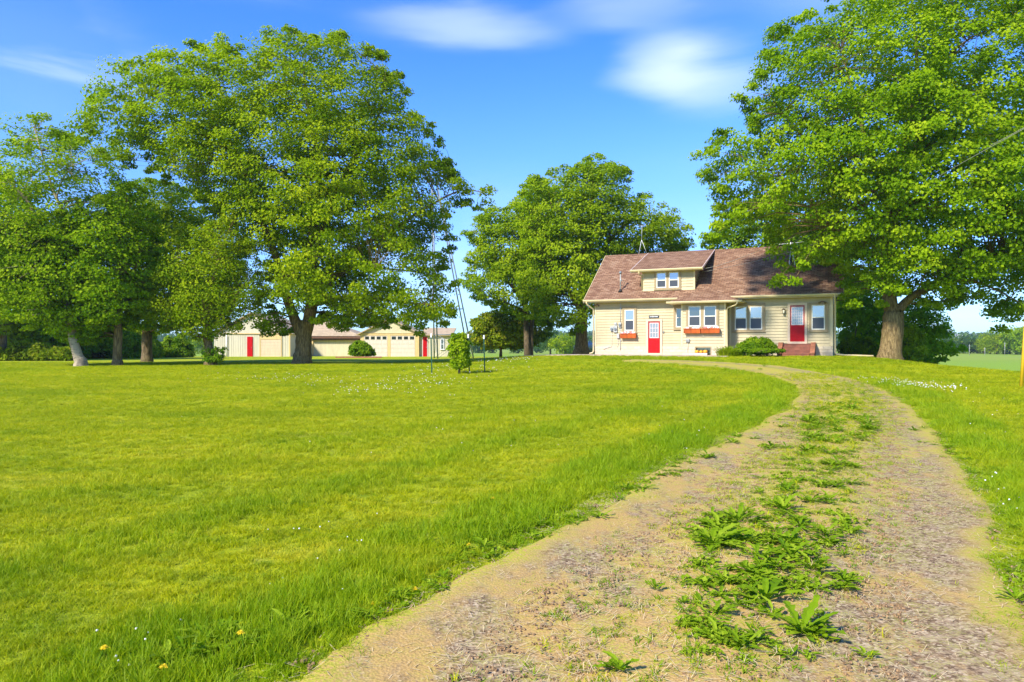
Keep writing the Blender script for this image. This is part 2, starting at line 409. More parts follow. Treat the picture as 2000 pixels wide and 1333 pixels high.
M['stucco'] = paint('cream stucco', (.62, .54, .33), .85, .05, 1.5, .15)
M['shedroof'] = paint('pale tan shed roof', (.48, .36, .21), .85, .10, 1.2, .4, .1)
M['gdoor'] = paint('ivory garage door', (.66, .57, .44), .5, .04)
M['brownfascia'] = paint('brown metal fascia', (.16, .075, .04), .5, .1)
M['brownwall'] = paint('brown plank gate', (.17, .12, .08), .7, .15)
M['glass'] = glass_mat('window glass', (.03, .035, .03), .12, .03)
M['skyglass'] = glass_mat('window glass bright', (.13, .145, .17), .26, .03)
M['screen'] = glass_mat('insect screen behind glass', (.055, .06, .068), .0, .35)
M['litglass'] = glass_mat('curtained door glass', (.20, .22, .24), .12, .1)
M['wire'] = paint('weathered cable', (.33, .32, .26), .6, .05)
M['shingle'] = shingle_mat()
M['bark'] = bark_mat('furrowed maple bark', (.115, .075, .030), (.32, .225, .095))
M['bark2'] = bark_mat('dark bark', (.09, .065, .036), (.24, .175, .095))
M['birch'] = birch_mat()
M['leafA'] = leaf_mat('maple leaves', (.125, .215, .003), (.275, .360, .004), (.46, .50, .014))
M['leafB'] = leaf_mat('fresh maple leaves', (.105, .205, .003), (.240, .360, .004), (.41, .50, .014))
M['leafC'] = leaf_mat('yellow green leaves', (.15, .25, .005), (.28, .38, .007), (.45, .52, .020))
M['leafD'] = leaf_mat('deep green leaves', (.075, .17, .005), (.17, .28, .006), (.31, .40, .013))
M['leafE'] = leaf_mat('olive rusty leaves', (.13, .20, .006), (.25, .31, .010), (.42, .38, .03))
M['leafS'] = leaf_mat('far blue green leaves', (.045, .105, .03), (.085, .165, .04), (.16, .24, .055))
M['weed'] = leaf_mat('weed leaves', (.10, .20, .006), (.20, .31, .008), (.36, .44, .03), .35)
M['leafG'] = leaf_mat('shade brightened leaves', (.16, .30, .006), (.30, .46, .010), (.46, .58, .02))  # extra light painted into the leaf colour for shrubs in the big maple's shadow
M['turf'] = ground_mat(); M['blade'] = blade_mat(); M['road'] = road_mat()
def stone_b(nt, N, L):
    u = _uv(nt); br = N('ShaderNodeTexBrick'); L(u, br.inputs['Vector']); br.inputs['Scale'].default_value = 1
    br.inputs['Brick Width'].default_value = .4; br.inputs['Row Height'].default_value = .19; br.inputs['Mortar Size'].default_value = .012
    br.inputs['Color1'].default_value = (.58, .49, .33, 1); br.inputs['Color2'].default_value = (.66, .56, .40, 1); br.inputs['Mortar'].default_value = (.55, .46, .32, 1)
    n = _noise(nt, u, 9, 5, .7)
    col = _mix(nt, _math(nt, 'MULTIPLY', _range(nt, n, .55, .72), .5), br.outputs[0], (.42, .32, .20))
    _out(nt, col, .85, _bump(nt, _math(nt, 'SUBTRACT', n, br.outputs['Fac']), .9, .03), .2)
M['stone'] = mat('painted rock face block', stone_b)

# ------------------------------------------------------------ terrain
HA = math.radians(25.0)
HO = np.array((5.19, 46.7)); HEX = np.array((math.cos(HA), -math.sin(HA))); HEY = np.array((math.sin(HA), math.cos(HA)))
HZ = 0.95
_yt = np.arange(-400, 2600, 1.0)
def _tab(ys, zs):
    z = np.interp(_yt, ys, zs); k = np.exp(-np.linspace(-2, 2, 13)**2); k /= k.sum()
    return np.convolve(np.pad(z, 6, 'edge'), k, 'valid')
_zl = _tab([-400, -20, 0, 3, 10, 28, 40, 78, 110, 200, 300, 500, 900, 1300, 1800, 2600], [-1.5, -.35, -.04, 0, .12, .44, .50, .46, .05, -.5, -1.2, -1, 4, 11, 6, 0])
_zr = _tab([-400, -20, 0, 3, 10, 42, 52, 62, 90, 200, 300, 500, 900, 1300, 1800, 2600], [-1.5, -.35, -.04, 0, .12, .93, .93, .78, 0, -.7, -1.2, -1, 4, 12, 7, 0])
_zf = _tab([-400, 10, 40, 80, 300, 500, 900, 1300, 1800, 2600], [-1.5, -1.6, -2.3, -2.1, -1.25, -.6, 6, 15, 9, 0])
def sstep(x): x = np.clip(x, 0, 1); return x*x*(3-2*x)
def H(X, Y):
    X = np.asarray(X, float); Y = np.asarray(Y, float)
    zl = np.interp(Y, _yt, _zl); zr = np.interp(Y, _yt, _zr); zf = np.interp(Y, _yt, _zf)
    z = zl+(zr-zl)*sstep((X+7)/13)
    lx = (X-HO[0])*HEX[0]+(Y-HO[1])*HEX[1]; ly = (X-HO[0])*HEY[0]+(Y-HO[1])*HEY[1]
    dx = np.maximum(np.maximum(-1-lx, lx-14.3), 0); dy = np.maximum(np.maximum(-1.8-ly, ly-8.5), 0)
    w = 1-sstep(np.hypot(dx, dy)/6.5)
    z = z+(HZ-z)*w
    s = sstep((X-17.6)/15.5)*sstep((Y-5)/14)*(1-.0*w)
    z = z+(zf-z)*s
    far = sstep((Y-500)/700)
    return z+far*(2.2*np.sin(X*.0061+1.2)+1.6*np.sin(X*.0147+.4)+.8*np.sin(X*.031))
def Hs(x, y): return float(H(x, y))
def ghit(px, py):
    """ground point seen at a photo pixel"""
    u = (px-1000)/F; w = (677-py)/F
    t = np.geomspace(1.2, 1800, 6000)
    d = (CAMZ+w*t)-H(u*t, t); i = int(np.argmax(d < 0)) or len(t)-1
    return (u*t[i], t[i])
def wp(px, py, Y): return ((px-1000)/F*Y, Y, CAMZ+(677-py)/F*Y)

def make_ground():
    a = np.sinh(np.linspace(-7.2, 7.2, 341))*2.4; xs = a[np.abs(a) < 2000]+4
    b = np.sinh(np.linspace(-5.2, 7.6, 360))*2.2+6; ys = b[(b > -300) & (b < 2500)]
    xs = np.concatenate([[-4200, -2600], xs, [2600, 4200]]); ys = np.concatenate([ys, [2599]])
    X, Y = np.meshgrid(xs, ys); Z = H(X, Y)
    V = np.stack([X, Y, Z], -1).reshape(-1, 3); nx, ny = len(xs), len(ys)
    i = np.arange(nx-1); j = np.arange(ny-1); I, J = np.meshgrid(i, j); q = (J*nx+I).ravel()
    Fq = np.stack([q, q+1, q+nx+1, q+nx], -1)
    o = link_mesh('lawn', np_mesh('lawn', V, Fq, True), M['turf']); tag(o, kind='structure')
make_ground()

ROAD_PX = [((560, 1333), (2080, 1333)), ((700, 1215), (2030, 1215)), ((860, 1150), (2000, 1150)), ((1000, 1075), (1968, 1085)), ((1200, 965), (1940, 1000)),
           ((1300, 908), (1900, 930)), ((1400, 864), (1850, 872)), ((1490, 828), (1800, 815)), ((1535, 798), (1765, 782)), ((1556, 772), (1722, 760)),
           ((1553, 754), (1672, 742)), ((1514, 738), (1600, 728)), ((1450, 725), (1520, 715)), ((1370, 717), (1430, 709)), ((1290, 711), (1335, 704.5)), ((1200, 708), (1230, 703))]
def make_road():
    L = [(-6.0, -6.0)]+[ghit(*p) for p, _ in ROAD_PX]; R = [(-2.4, -6.6)]+[ghit(*q) for _, q in ROAD_PX]
    L = np.array(L); R = np.array(R)
    s = np.concatenate([[0], np.cumsum(np.linalg.norm(np.diff((L+R)/2, axis=0), axis=1))])
    t = np.linspace(0, s[-1], 260)
    def sm(A):
        B = np.stack([np.interp(t, s, A[:, 0]), np.interp(t, s, A[:, 1])], -1)
        k = np.hanning(15); k /= k.sum()
        P = np.pad(B, ((7, 7), (0, 0)), 'edge'); C = np.stack([np.convolve(P[:, i], k, 'valid') for i in (0, 1)], -1)
        C[:3] = B[:3]; C[-3:] = B[-3:]; return C
    L, R = sm(L), sm(R); rs = np.random.RandomState(5)
    wob = lambda n, a: np.convolve(rs.normal(0, a, n+8), np.ones(9)/9*2, 'valid')[:n]
    d = R-L; d /= np.linalg.norm(d, axis=1)[:, None]
    Lx = L+d*wob(260, .09)[:, None]; Rx = R+d*wob(260, .09)[:, None]
    n = 33; a = np.linspace(0, 1, n)
    P = Lx[:, None]*(1-a)[None, :, None]+Rx[:, None]*a[None, :, None]
    ac = a*2-1; ac = np.broadcast_to(ac, P.shape[:2])
    prof = .022+.028*np.exp(-(ac/.2)**2)-.022*np.exp(-((np.abs(ac)-.55)/.2)**2)-.05*sstep((np.abs(ac)-.94)/.06)
    Z = H(P[..., 0], P[..., 1])+prof
    V = np.concatenate([P, Z[..., None]], -1).reshape(-1, 3)
    I, J = np.meshgrid(np.arange(n-1), np.arange(259)); q = (J*n+I).ravel()
    Fq = np.stack([q, q+1, q+n+1, q+n], -1)
    o = link_mesh('driveway', np_mesh('driveway', V, Fq, True, [('across', 'POINT', ac.ravel())]), M['road']); tag(o, kind='structure')
    return L, R
ROAD_L, ROAD_R = make_road()
ROAD_C = (ROAD_L+ROAD_R)/2
def poly_dist(P, poly):
    """inside flag and distance to the outline, P (n,2)"""
    A = np.array(poly, float); B = np.roll(A, -1, 0); ins = np.zeros(len(P), bool); D = np.full(len(P), 1e9)
    for a, b in zip(A, B):
        c = ((a[1] > P[:, 1]) != (b[1] > P[:, 1])) & (P[:, 0] < (b[0]-a[0])*(P[:, 1]-a[1])/(b[1]-a[1]+1e-12)+a[0])
        ins ^= c; ab = b-a; t = np.clip(((P-a)@ab)/(ab@ab+1e-9), 0, 1); D = np.minimum(D, np.linalg.norm(P-(a+t[:, None]*ab), axis=1))
    return ins, D
ROAD_POLY = np.concatenate([ROAD_L[::3], ROAD_R[::3][::-1]])
def road_coord(P):
    """position across the drive (-1..1) and signed distance in metres to its edge (negative inside), P (n,2)"""
    out = np.empty(len(P))
    for i in range(0, len(P), 20000):
        Q = P[i:i+20000]; k = ((Q[:, None]-ROAD_C[None, ::2])**2).sum(-1).argmin(1)*2
        w = ROAD_R[k]-ROAD_L[k]; hw = np.linalg.norm(w, axis=1)/2
        out[i:i+20000] = ((Q-ROAD_C[k])*w).sum(1)/(2*hw*hw)
    ins, D = poly_dist(P, ROAD_POLY)
    return np.clip(out, -4, 4), np.where(ins, -D, D)
def to_local(P): d = P-HO; return d@HEX, d@HEY

# ------------------------------------------------------------ farmhouse (its own frame: x along the front, y into the house)
house = empty('farmhouse', (HO[0], HO[1], HZ), -HA, 'cream clapboard farmhouse with brown shingle roof and shed dormer', 'house')
RK = .7333
def rz_(y): return 3.46+RK*(y+.5)
def courses(mb, org, d, n, rng_, z0, z1, step=.17, mi=0, t=.036):
    """lapped boards: org (x,y), d along, n outward; rng_(z) -> (s0,s1)"""
    z = z0; ox, oy = org
    P = lambda s, o, zz: (ox+d[0]*s+n[0]*o, oy+d[1]*s+n[1]*o, zz)
    while z < z1-1e-4:
        zt = min(z+step, z1); a0, a1 = rng_(z); b0, b1 = rng_(zt)
        if a1-a0 > .01:
            b0, b1 = max(b0, a0), min(b1, a1)
            if b1 < b0: b0 = b1 = (b0+b1)/2
            mb.poly([P(a0, t, z), P(a1, t, z), P(b1, .003, zt), P(b0, .003, zt)], mi)
            mb.poly([P(a0, 0, z), P(a1, 0, z), P(a1, t, z), P(a0, t, z)], mi)
        z = zt
wall = MB()
front = lambda x0, x1: (lambda z: (x0, x1))
courses(wall, (0, 0), (1, 0), (0, -1), front(.10, 13.86), .56, 3.34)
courses(wall, (.10, 8.0), (0, -1), (-1, 0), lambda z: (0, 8.0) if z < 3.35 else (max(0, (z-3.35)/RK), min(8, 8-(z-3.35)/RK)), .56, 6.3)
courses(wall, (13.86, 0), (0, 1), (1, 0), lambda z: (0, 4.1) if z < 3.35 else ((z-3.35)/RK, 4.1-(z-3.35)/RK), .56, 4.85)
courses(wall, (11.30, 0), (0, 1), (1, 0), lambda z: (max(0, (z-3.35)/RK), min(8, 8-(z-3.35)/RK)), 3.4, 6.3)
courses(wall, (11.3, 4.1), (0, 1), (1, 0), front(0, 3.9), .56, 3.35)
courses(wall, (13.86, 4.1), (-1, 0), (0, 1), front(0, 2.56), .56, 3.34)
courses(wall, (11.3, 8.0), (-1, 0), (0, 1), front(0, 11.2), .56, 3.34)
wall.box(.12, 11.28, .01, 7.98, 0, 3.4); wall.box(11.28, 13.84, .01, 4.08, 0, 3.4)
wall.ring_solid([(.12, .3, 3.4), (.12, 4, 6.25), (.12, 7.7, 3.4)], [(11.28, .3, 3.4), (11.28, 4, 6.25), (11.28, 7.7, 3.4)])
wall.ring_solid([(11.29, .3, 3.4), (11.29, 2.05, 4.8), (11.29, 3.8, 3.4)], [(13.84, .3, 3.4), (13.84, 2.05, 4.8), (13.84, 3.8, 3.4)])
wall.build('wall', M['siding'], house)
fnd = MB(); fnd.box(.08, 13.88, -.035, .2, -.4, .55); fnd.box(.08, .3, .2, 8.04, -.4, .55); fnd.box(13.7, 13.88, .2, 4.14, -.4, .55); fnd.box(11.1, 11.34, 4.14, 8.04, -.4, .55)
fnd.build('foundation', M['stone'], house)
cb = MB()
for x0, x1, y0, y1 in ((.06, .16, -.04, .06), (13.76, 13.89, -.04, .1), (8.33, 8.42, -.035, .0)): cb.box(x0, x1, y0, y1, .565, 3.33)
cb.box(13.862, 13.9, .1, .2, .565, 3.33); cb.box(.1, 13.8, -.034, -.0, .53, .558)
cb.build('corner_board', M['siding2'], house)
def roof_slab(name, x0, x1, y0, yr, y1, zr, th=.13):
    mb = MB(); ze = rz_(y0)
    mb.extr_x([(y0, ze), (yr, zr), (y1, ze), (y1, ze-th), (yr, zr-th*1.1), (y0, ze-th)], x0, x1)
    return mb.build(name, M['shingle'], house)
roof = roof_slab('roof', -.5, 11.40, -.5, 4.0, 8.5, rz_(4.0))
wing = roof_slab('wing_roof', 11.405, 14.40, -.5, 2.05, 4.6, rz_(2.05))
for x0, x1, yr, ro in ((-.5, 11.4, 4.0, roof), (11.41, 14.4, 2.05, wing)):
    cap = MB(); z = rz_(yr); n = int((x1-x0)/.22)
    for i in range(n):
        a = x0+(x1-x0)*i/n; b = a+(x1-x0)/n+.02
        cap.ring_solid([(a, yr-.13, z-.075), (a, yr, z+.022), (a, yr+.13, z-.075)], [(b, yr-.13, z-.088), (b, yr, z+.008), (b, yr+.13, z-.088)])
    cap.build('ridge_cap', M['shingle'], ro)
def rake(mb, x0, x1, y0, yr, y1, drop=.17):
    for a, b in ((y0, yr), (y1, yr)):
        za, zb = rz_(y0), rz_(yr)
        mb.ring_solid([(x0, a, za+.012), (x0, b, zb+.012), (x0, b, zb-drop*1.2), (x0, a, za-drop)], [(x1, a, za+.012), (x1, b, zb+.012), (x1, b, zb-drop*1.2), (x1, a, za-drop)])
for a_ in ((-.535, -.502, -.52, 4, 8.52), (11.402, 11.435, 2.3, 4, 8.52), (14.402, 14.44, -.52, 2.05, 4.62)):
    rk = MB(); rake(rk, *a_); rk.build('rake_board', M['cream'], house)
def gutter(name, pts, parent=house, w=.11, h=.115, mi='cream'):
    """pts along the front of an eave: (x,y,z_top)"""
    mb = MB()
    for (xa, ya, za), (xb, yb, zb) in zip(pts, pts[1:]):
        d = Vector((xb-xa, yb-ya)).normalized(); n = Vector((d.y, -d.x))
        prof = [(0, 0), (w*1.0, 0), (w*1.05, -h*.35), (w*.7, -h), (0, -h)]
        mb.ring_solid([(xa+n.x*o, ya+n.y*o, za+z) for o, z in prof], [(xb+n.x*o, yb+n.y*o, zb+z) for o, z in prof])
    return mb.build(name, M[mi], parent)
gutter('gutter', [(-.53, -.522, 3.46), (5.42, -.522, 3.45)])
gutter('gutter', [(8.28, -.522, 3.46), (14.43, -.522, 3.45)])
sf = MB(); sf.box(-.5, 14.4, -.515, -.03, 3.29, 3.325); sf.build('soffit', M['cream'], house)
def pipe(name, pts, r=.045, parent=house, m='cream', n=8): return MB().tube(pts, r, n).build(name, M[m], parent)
pipe('downspout', [(-.30, -.58, 3.36), (-.30, -.58, 3.26), (-.22, -.5, 3.12), (-.02, -.12, 2.92), (.0, -.09, 2.8), (.0, -.09, .25), (-.05, -.12, .15), (-.22, -.22, .10)], .05)
pipe('downspout', [(14.0, -.58, 3.36), (14.0, -.56, 3.22), (14.0, -.14, 3.0), (14.0, -.09, 2.86), (14.0, -.09, .22), (14.05, -.1, .12), (14.5, -.1, .07), (15.9, -.3, .03)], .05)
# ---- bay
by = MB()
courses(by, (0, -1.2), (1, 0), (0, -1), front(5.80, 8.27), .56, 3.05)
courses(by, (8.27, -1.2), (0, 1), (1, 0), front(0, 1.2), .56, 3.05)
courses(by, (5.80, 0), (0, -1), (-1, 0), front(0, 1.2), .56, 3.05)
by.box(5.82, 8.25, -1.19, .05, .55, 3.06)
bay = by.build('bay', M['siding'], house)
bf = MB(); bf.box(5.78, 6.56, -1.24, 0, -.4, .53); bf.box(7.51, 8.29, -1.24, 0, -.4, .53); bf.box(6.56, 7.51, -1.0, 0, -.4, .53); bf.box(6.56, 7.51, -1.24, -1.0, -.4, -.06)
bf.build('bay_foundation', M['stone'], bay)
bc = MB()
for x0, x1, y0, y1 in ((5.76, 5.86, -1.24, -1.14), (8.21, 8.31, -1.24, -1.14)): bc.box(x0, x1, y0, y1, .565, 3.02)
bc.box(5.84, 8.23, -1.235, -1.2, .535, .558)
bc.build('bay_corner_board', M['siding2'], bay)
br = MB(); E_ = (7.05, .30, rz_(.30)+.05)
e0, e1, e2, e3 = (5.12, -1.62, 3.14), (9.13, -1.62, 3.14), (9.13, .1, 3.14), (5.12, .1, 3.14)
br.poly([e0, e1, E_]); br.poly([e1, e2, E_]); br.poly([e3, e0, E_]); br.build('bay_roof', M['shingle'], bay)
bs = MB(); bs.box(5.12, 9.13, -1.62, .0, 3.04, 3.075); bs.build('bay_soffit', M['cream'], bay)
gutter('bay_gutter', [(5.10, .0, 3.155), (5.10, -1.64, 3.155)], bay); gutter('bay_gutter', [(5.0, -1.64, 3.157), (9.25, -1.64, 3.157)], bay); gutter('bay_gutter', [(9.15, -1.64, 3.155), (9.15, .0, 3.155)], bay)
pipe('bay_downspout', [(9.0, -1.7, 3.06), (9.0, -1.68, 2.98), (8.9, -1.6, 2.88), (8.42, -1.27, 2.76), (8.37, -1.22, 2.62), (8.37, -1.22, .2), (8.45, -1.35, .08)], .042, bay)
# ---- dormer
dm = MB()
courses(dm, (0, .2), (1, 0), (0, -1), front(3.10, 6.26), 3.99, 5.16)
for org, d, n in (((6.26, .2), (0, 1), (1, 0)), ((3.10, .2), (0, 1), (-1, 0))):
    courses(dm, org, d, n, lambda z: (max(0, (z-5.2)/.36), max(0.0, (z-3.97)/RK)), 3.99, 6.3)
dm.box(3.12, 6.24, .21, 1.8, 3.7, 5.2)
dormer = dm.build('dormer', M['siding'], house)
dr = MB(); ks = (rz_(4)+.03-5.25)/4.25
dr.extr_x([(-.25, 5.25), (4.0, rz_(4)+.03), (4.0, rz_(4)-.1), (-.25, 5.14)], 2.48, 6.80); dr.build('dormer_roof', M['shingle'], dormer)
for x0, x1 in ((6.802, 6.83), (2.45, 2.478)):
    dk = MB(); dk.ring_solid([(x0, -.26, 5.262), (x0, 3.98, rz_(4)+.035), (x0, 3.98, rz_(4)-.02), (x0, -.26, 5.08)], [(x1, -.26, 5.262), (x1, 3.98, rz_(4)+.035), (x1, 3.98, rz_(4)-.02), (x1, -.26, 5.08)])
    dk.build('dormer_rake', M['pinkwhite'], dormer)
gutter('dormer_gutter', [(2.44, -.262, 5.25), (6.84, -.262, 5.24)], dormer)
sd = MB(); sd.box(2.48, 6.80, -.25, .18, 5.10, 5.135); sd.build('dormer_soffit', M['cream'], dormer)
pipe('dormer_downspout', [(2.98, -.3, 5.15), (2.98, -.22, 5.0), (3.06, .12, 4.9), (3.06, .13, 4.06)], .05, dormer)
db = MB(); db.box(3.06, 3.16, .165, .2, 3.98, 5.1); db.box(6.2, 6.3, .165, .2, 3.95, 5.1); db.box(3.1, 6.26, .15, .2, 3.95, 4.01); db.build('dormer_trim', M['siding2'], dormer)

def window(parent, trim, sashes, y, up='skyglass', lo='screen', tm='trim', depth=.085):
    """trim (x0,x1,z0,z1) and a list of sash openings, facing -y"""
    t = MB(); x0, x1, z0, z1 = trim; yb, yf = y+.005, y-depth
    xs = [x0]+[v for s in sashes for v in s[:2]]+[x1]
    for a, b in zip(xs[::2], xs[1::2]): t.box(a, b, yf, yb, z0, z1)
    for s in sashes: t.box(s[0], s[1], yf, yb, s[3], z1); t.box(s[0], s[1], yf, yb, z0, s[2])
    t.box(x0-.03, x1+.03, yf-.03, yf-.001, z0-.045, z0)
    t.box(x0-.02, x1+.02, yf-.02, yf-.001, z1, z1+.03)
    w = t.build('window', M[tm], parent)
    for a, b, c, d in sashes:
        s = MB(); k = .055; ys = yf+.012; yi = y-.006; m = (c+d)/2
        s.box(a, a+k, ys, yi, c, d); s.box(b-k, b, ys, yi, c, d)
        for z in ((c, c+k*1.1), (m-.028, m+.022), (d-k, d)): s.box(a+k, b-k, ys+.003, yi, z[0], z[1])
        s.build('sash', M['sash'], w)
        g = MB(); g.box(a+k, b-k, y-.056, y-.048, m+.022, d-k); g.build('pane', M[up], w)
        g = MB(); g.box(a+k, b-k, y-.052, y-.044, c+k*1.1, m-.028); g.build('pane', M[lo], w)
    return w
window(house, (1.87, 2.78, 1.42, 2.97), [(2.02, 2.63, 1.52, 2.83)], 0, 'skyglass', 'screen')
window(house, (5.06, 5.85, 1.58, 2.99), [(5.20, 5.72, 1.70, 2.86)], 0, 'glass', 'glass')
window(house, (8.50, 10.31, 1.41, 3.01), [(8.64, 9.31, 1.52, 2.86), (9.47, 10.16, 1.52, 2.86)], 0, 'skyglass', 'screen')
window(house, (12.66, 13.64, 1.39, 2.96), [(12.79, 13.48, 1.48, 2.86)], 0, 'skyglass', 'screen')
window(bay, (6.06, 7.92, 1.58, 3.02), [(6.20, 6.90, 1.71, 2.88), (7.08, 7.78, 1.71, 2.88)], -1.2, 'glass', 'screen')
window(dormer, (3.84, 5.46, 4.03, 5.13), [(3.97, 4.57, 4.12, 5.06), (4.73, 5.33, 4.12, 5.06)], .2, 'skyglass', 'screen')
# side window of the wing end wall, seen almost edge on
sw = MB(); sw.box(13.87, 13.93, 1.3, 2.5, 1.4, 2.95); swo = sw.build('window', M['trim'], house)
sg = MB(); sg.box(13.931, 13.94, 1.42, 2.38, 1.52, 2.83); sg.build('pane', M['glass'], swo)
# basement window behind the gourds
bw = MB(); bw.box(6.57, 6.62, -1.22, -1.05, -.03, .52); bw.box(7.45, 7.5, -1.22, -1.05, -.03, .52); bw.box(6.62, 7.45, -1.22, -1.05, .47, .52)
bwo = bw.build('window', M['trim'], bay); MB().box(6.62, 7.45, -1.03, -1.01, -.03, .47).build('pane', M['glass'], bwo)

def door(x0, x1, z0, z1, lite, grid, y=0.0, trimx=.13):
    c = MB(); t = trimx
    c.box(x0-t, x0, y-.08, y+.01, z0-.12, z1+.13); c.box(x1, x1+t, y-.08, y+.01, z0-.12, z1+.13); c.box(x0, x1, y-.08, y+.01, z1, z1+.13); c.box(x0-t, x1+t, y-.12, y-.081, z0-.12, z0-.06)
    c.box(x0, x1, y-.08, y+.01, z0-.12, z0)
    dc = c.build('door_casing', M['doortrim'], house)
    l0, l1, lz0, lz1 = lite; d = MB(); f = y-.05
    d.box(x0, l0, f, y, z0, z1); d.box(l1, x1, f, y, z0, z1); d.box(l0, l1, f, y, lz1, z1); d.box(l0, l1, f, y, z0, lz0)
    for a, b in ((x0+.1, (x0+x1)/2-.04), ((x0+x1)/2+.04, x1-.1)): d.box(a, b, f-.008, f-.001, z0+.14, lz0-.12)
    dd = d.build('door', M['red'], house, bevel=.004)
    e = MB(); e.box(x0, x0+.05, f-.006, f-.001, lz0, z1); e.box(x1-.05, x1, f-.006, f-.001, lz0, z1); e.box(x0+.05, x1-.05, f-.006, f-.001, z1-.09, z1); e.build('door_frame', M['red2'], dd)
    g = MB(); nx, nz = grid; k = .03
    g.box(l0-.01, l0+k, f-.014, f-.002, lz0-.01, lz1+.01); g.box(l1-k, l1+.01, f-.014, f-.002, lz0-.01, lz1+.01)
    g.box(l0+k, l1-k, f-.014, f-.002, lz0-.01, lz0+k); g.box(l0+k, l1-k, f-.014, f-.002, lz1-k, lz1+.01)
    bw_ = .022 if nx < 4 else .012
    for i in range(1, nx): x = l0+k+(l1-l0-2*k)*i/nx; g.box(x-bw_/2, x+bw_/2, f-.012, f-.002, lz0+k, lz1-k)
    for i in range(1, nz): z = lz0+k+(lz1-lz0-2*k)*i/nz; g.box(l0+k, l1-k, f-.0105, f-.002, z-bw_/2, z+bw_/2)
    g.build('lite_grid', M['pinkwhite'], dd)
    MB().box(l0, l1, f+.006, f+.012, lz0, lz1).build('pane', M['litglass'], dd)
    h = MB(); h.tube([(x1-.06, f-.002, z0+.95), (x1-.06, f-.05, z0+.95)], [.012, .012], 8); h.tube([(x1-.06, f-.05, z0+.95), (x1-.06, f-.075, z0+.95)], [.03, .022], 10)
    h.build('handle', M['metal'], dd)
door(3.50, 4.24, .14, 2.09, (3.60, 4.14, 1.07, 1.98), (3, 3))
door(11.66, 12.43, .82, 2.87, (11.74, 12.35, 1.76, 2.77), (5, 6))

def hplace(name, x, y, z, label, cat, group=None):
    p = HO+HEX*x+HEY*y
    return empty(name, (p[0], p[1], HZ+z), -HA, label, cat, group)
rnd = random.Random(3)
def flower_box(x0, x1, z0, z1, y, label, pink):
    t = hplace('flower_box', (x0+x1)/2, y, z0, label, 'flower box', 'cedar flower boxes under windows'); w = (x1-x0)/2; h = z1-z0
    p = MB(); p.ring_solid([(-w+.02, -.26, 0), (w-.02, -.26, 0), (w-.02, -.062, 0), (-w+.02, -.062, 0)], [(-w, -.30, h), (w, -.30, h), (w, -.062, h), (-w, -.062, h)])
    p.box(-w-.015, w+.015, -.315, -.295, h-.035, h+.008); p.box(-w, -w+.03, -.306, -.285, 0, h-.036); p.box(w-.03, w, -.306, -.285, 0, h-.036)
    p.build('planter', M['cedar'], t)
    fg = MB(); nb = 13
    for i in range(nb):
        cx = -w+.08+(2*w-.16)*(i+rnd.uniform(-.3, .3)+.5)/nb; cy = rnd.uniform(-.27, -.14); cz = h+rnd.uniform(.02, .11)
        k = 'pinkpetal' if rnd.random() < pink else 'petal'; r = rnd.uniform(.035, .06); fl = MB()
        for q in range(6):
            a = q*1.047+rnd.random()*.4; fl.poly([(0, -.01, 0), (r*math.cos(a), -.02, r*math.sin(a)), (r*1.25*math.cos(a+.5), -.012, r*1.25*math.sin(a+.5)), (r*math.cos(a+1), 0, r*math.sin(a+1))])
        fl.v = [(x_+cx, y_+cy, z_+cz) for x_, y_, z_ in fl.v]; fl.build('bloom', M[k], t)
        for q in range(7):
            a = rnd.uniform(0, 6.28); g = .055
            fg.poly([(cx, cy+.02, cz-.06), (cx+g*math.cos(a), cy, cz-.04), (cx+g*1.6*math.cos(a+.3), cy-.01, cz-.02+g*.5*math.sin(a)), (cx+g*math.cos(a+.8), cy+.01, cz)], 0)
    fg.build('foliage', M['leafD'], t)
flower_box(1.80, 2.79, 1.06, 1.34, 0, 'orange cedar flower box under the single window beside the electric meters', .25)
flower_box(5.97, 6.92, 1.31, 1.58, -1.2, 'orange flower box with white blooms under the first bay window, beside the small side window', .2)
flower_box(6.97, 8.0, 1.31, 1.58, -1.2, 'orange flower box with pinker blooms under the bay window beside the downspout', .5)
# sign over the lower door: pale line of lettering too small to read
t = hplace('house_sign', 3.86, -.03, 2.28, 'small dark board sign with a pale line of lettering over lower red door', 'sign')
MB().box(-.31, .31, -.03, -.004, 0, .17).build('board', M['darkmetal'], t)
lt = MB(); rr = random.Random(8); x = -.25
while x < .24:
    w_ = rr.uniform(.012, .034); h_ = rr.uniform(.035, .06) if not -.13 < x < -.05 else .075
    lt.box(x, x+w_, -.036, -.031, .085-h_/2, .085+h_/2); x += w_+rr.uniform(.008, .014)
lt.build('lettering', M['white'], t)
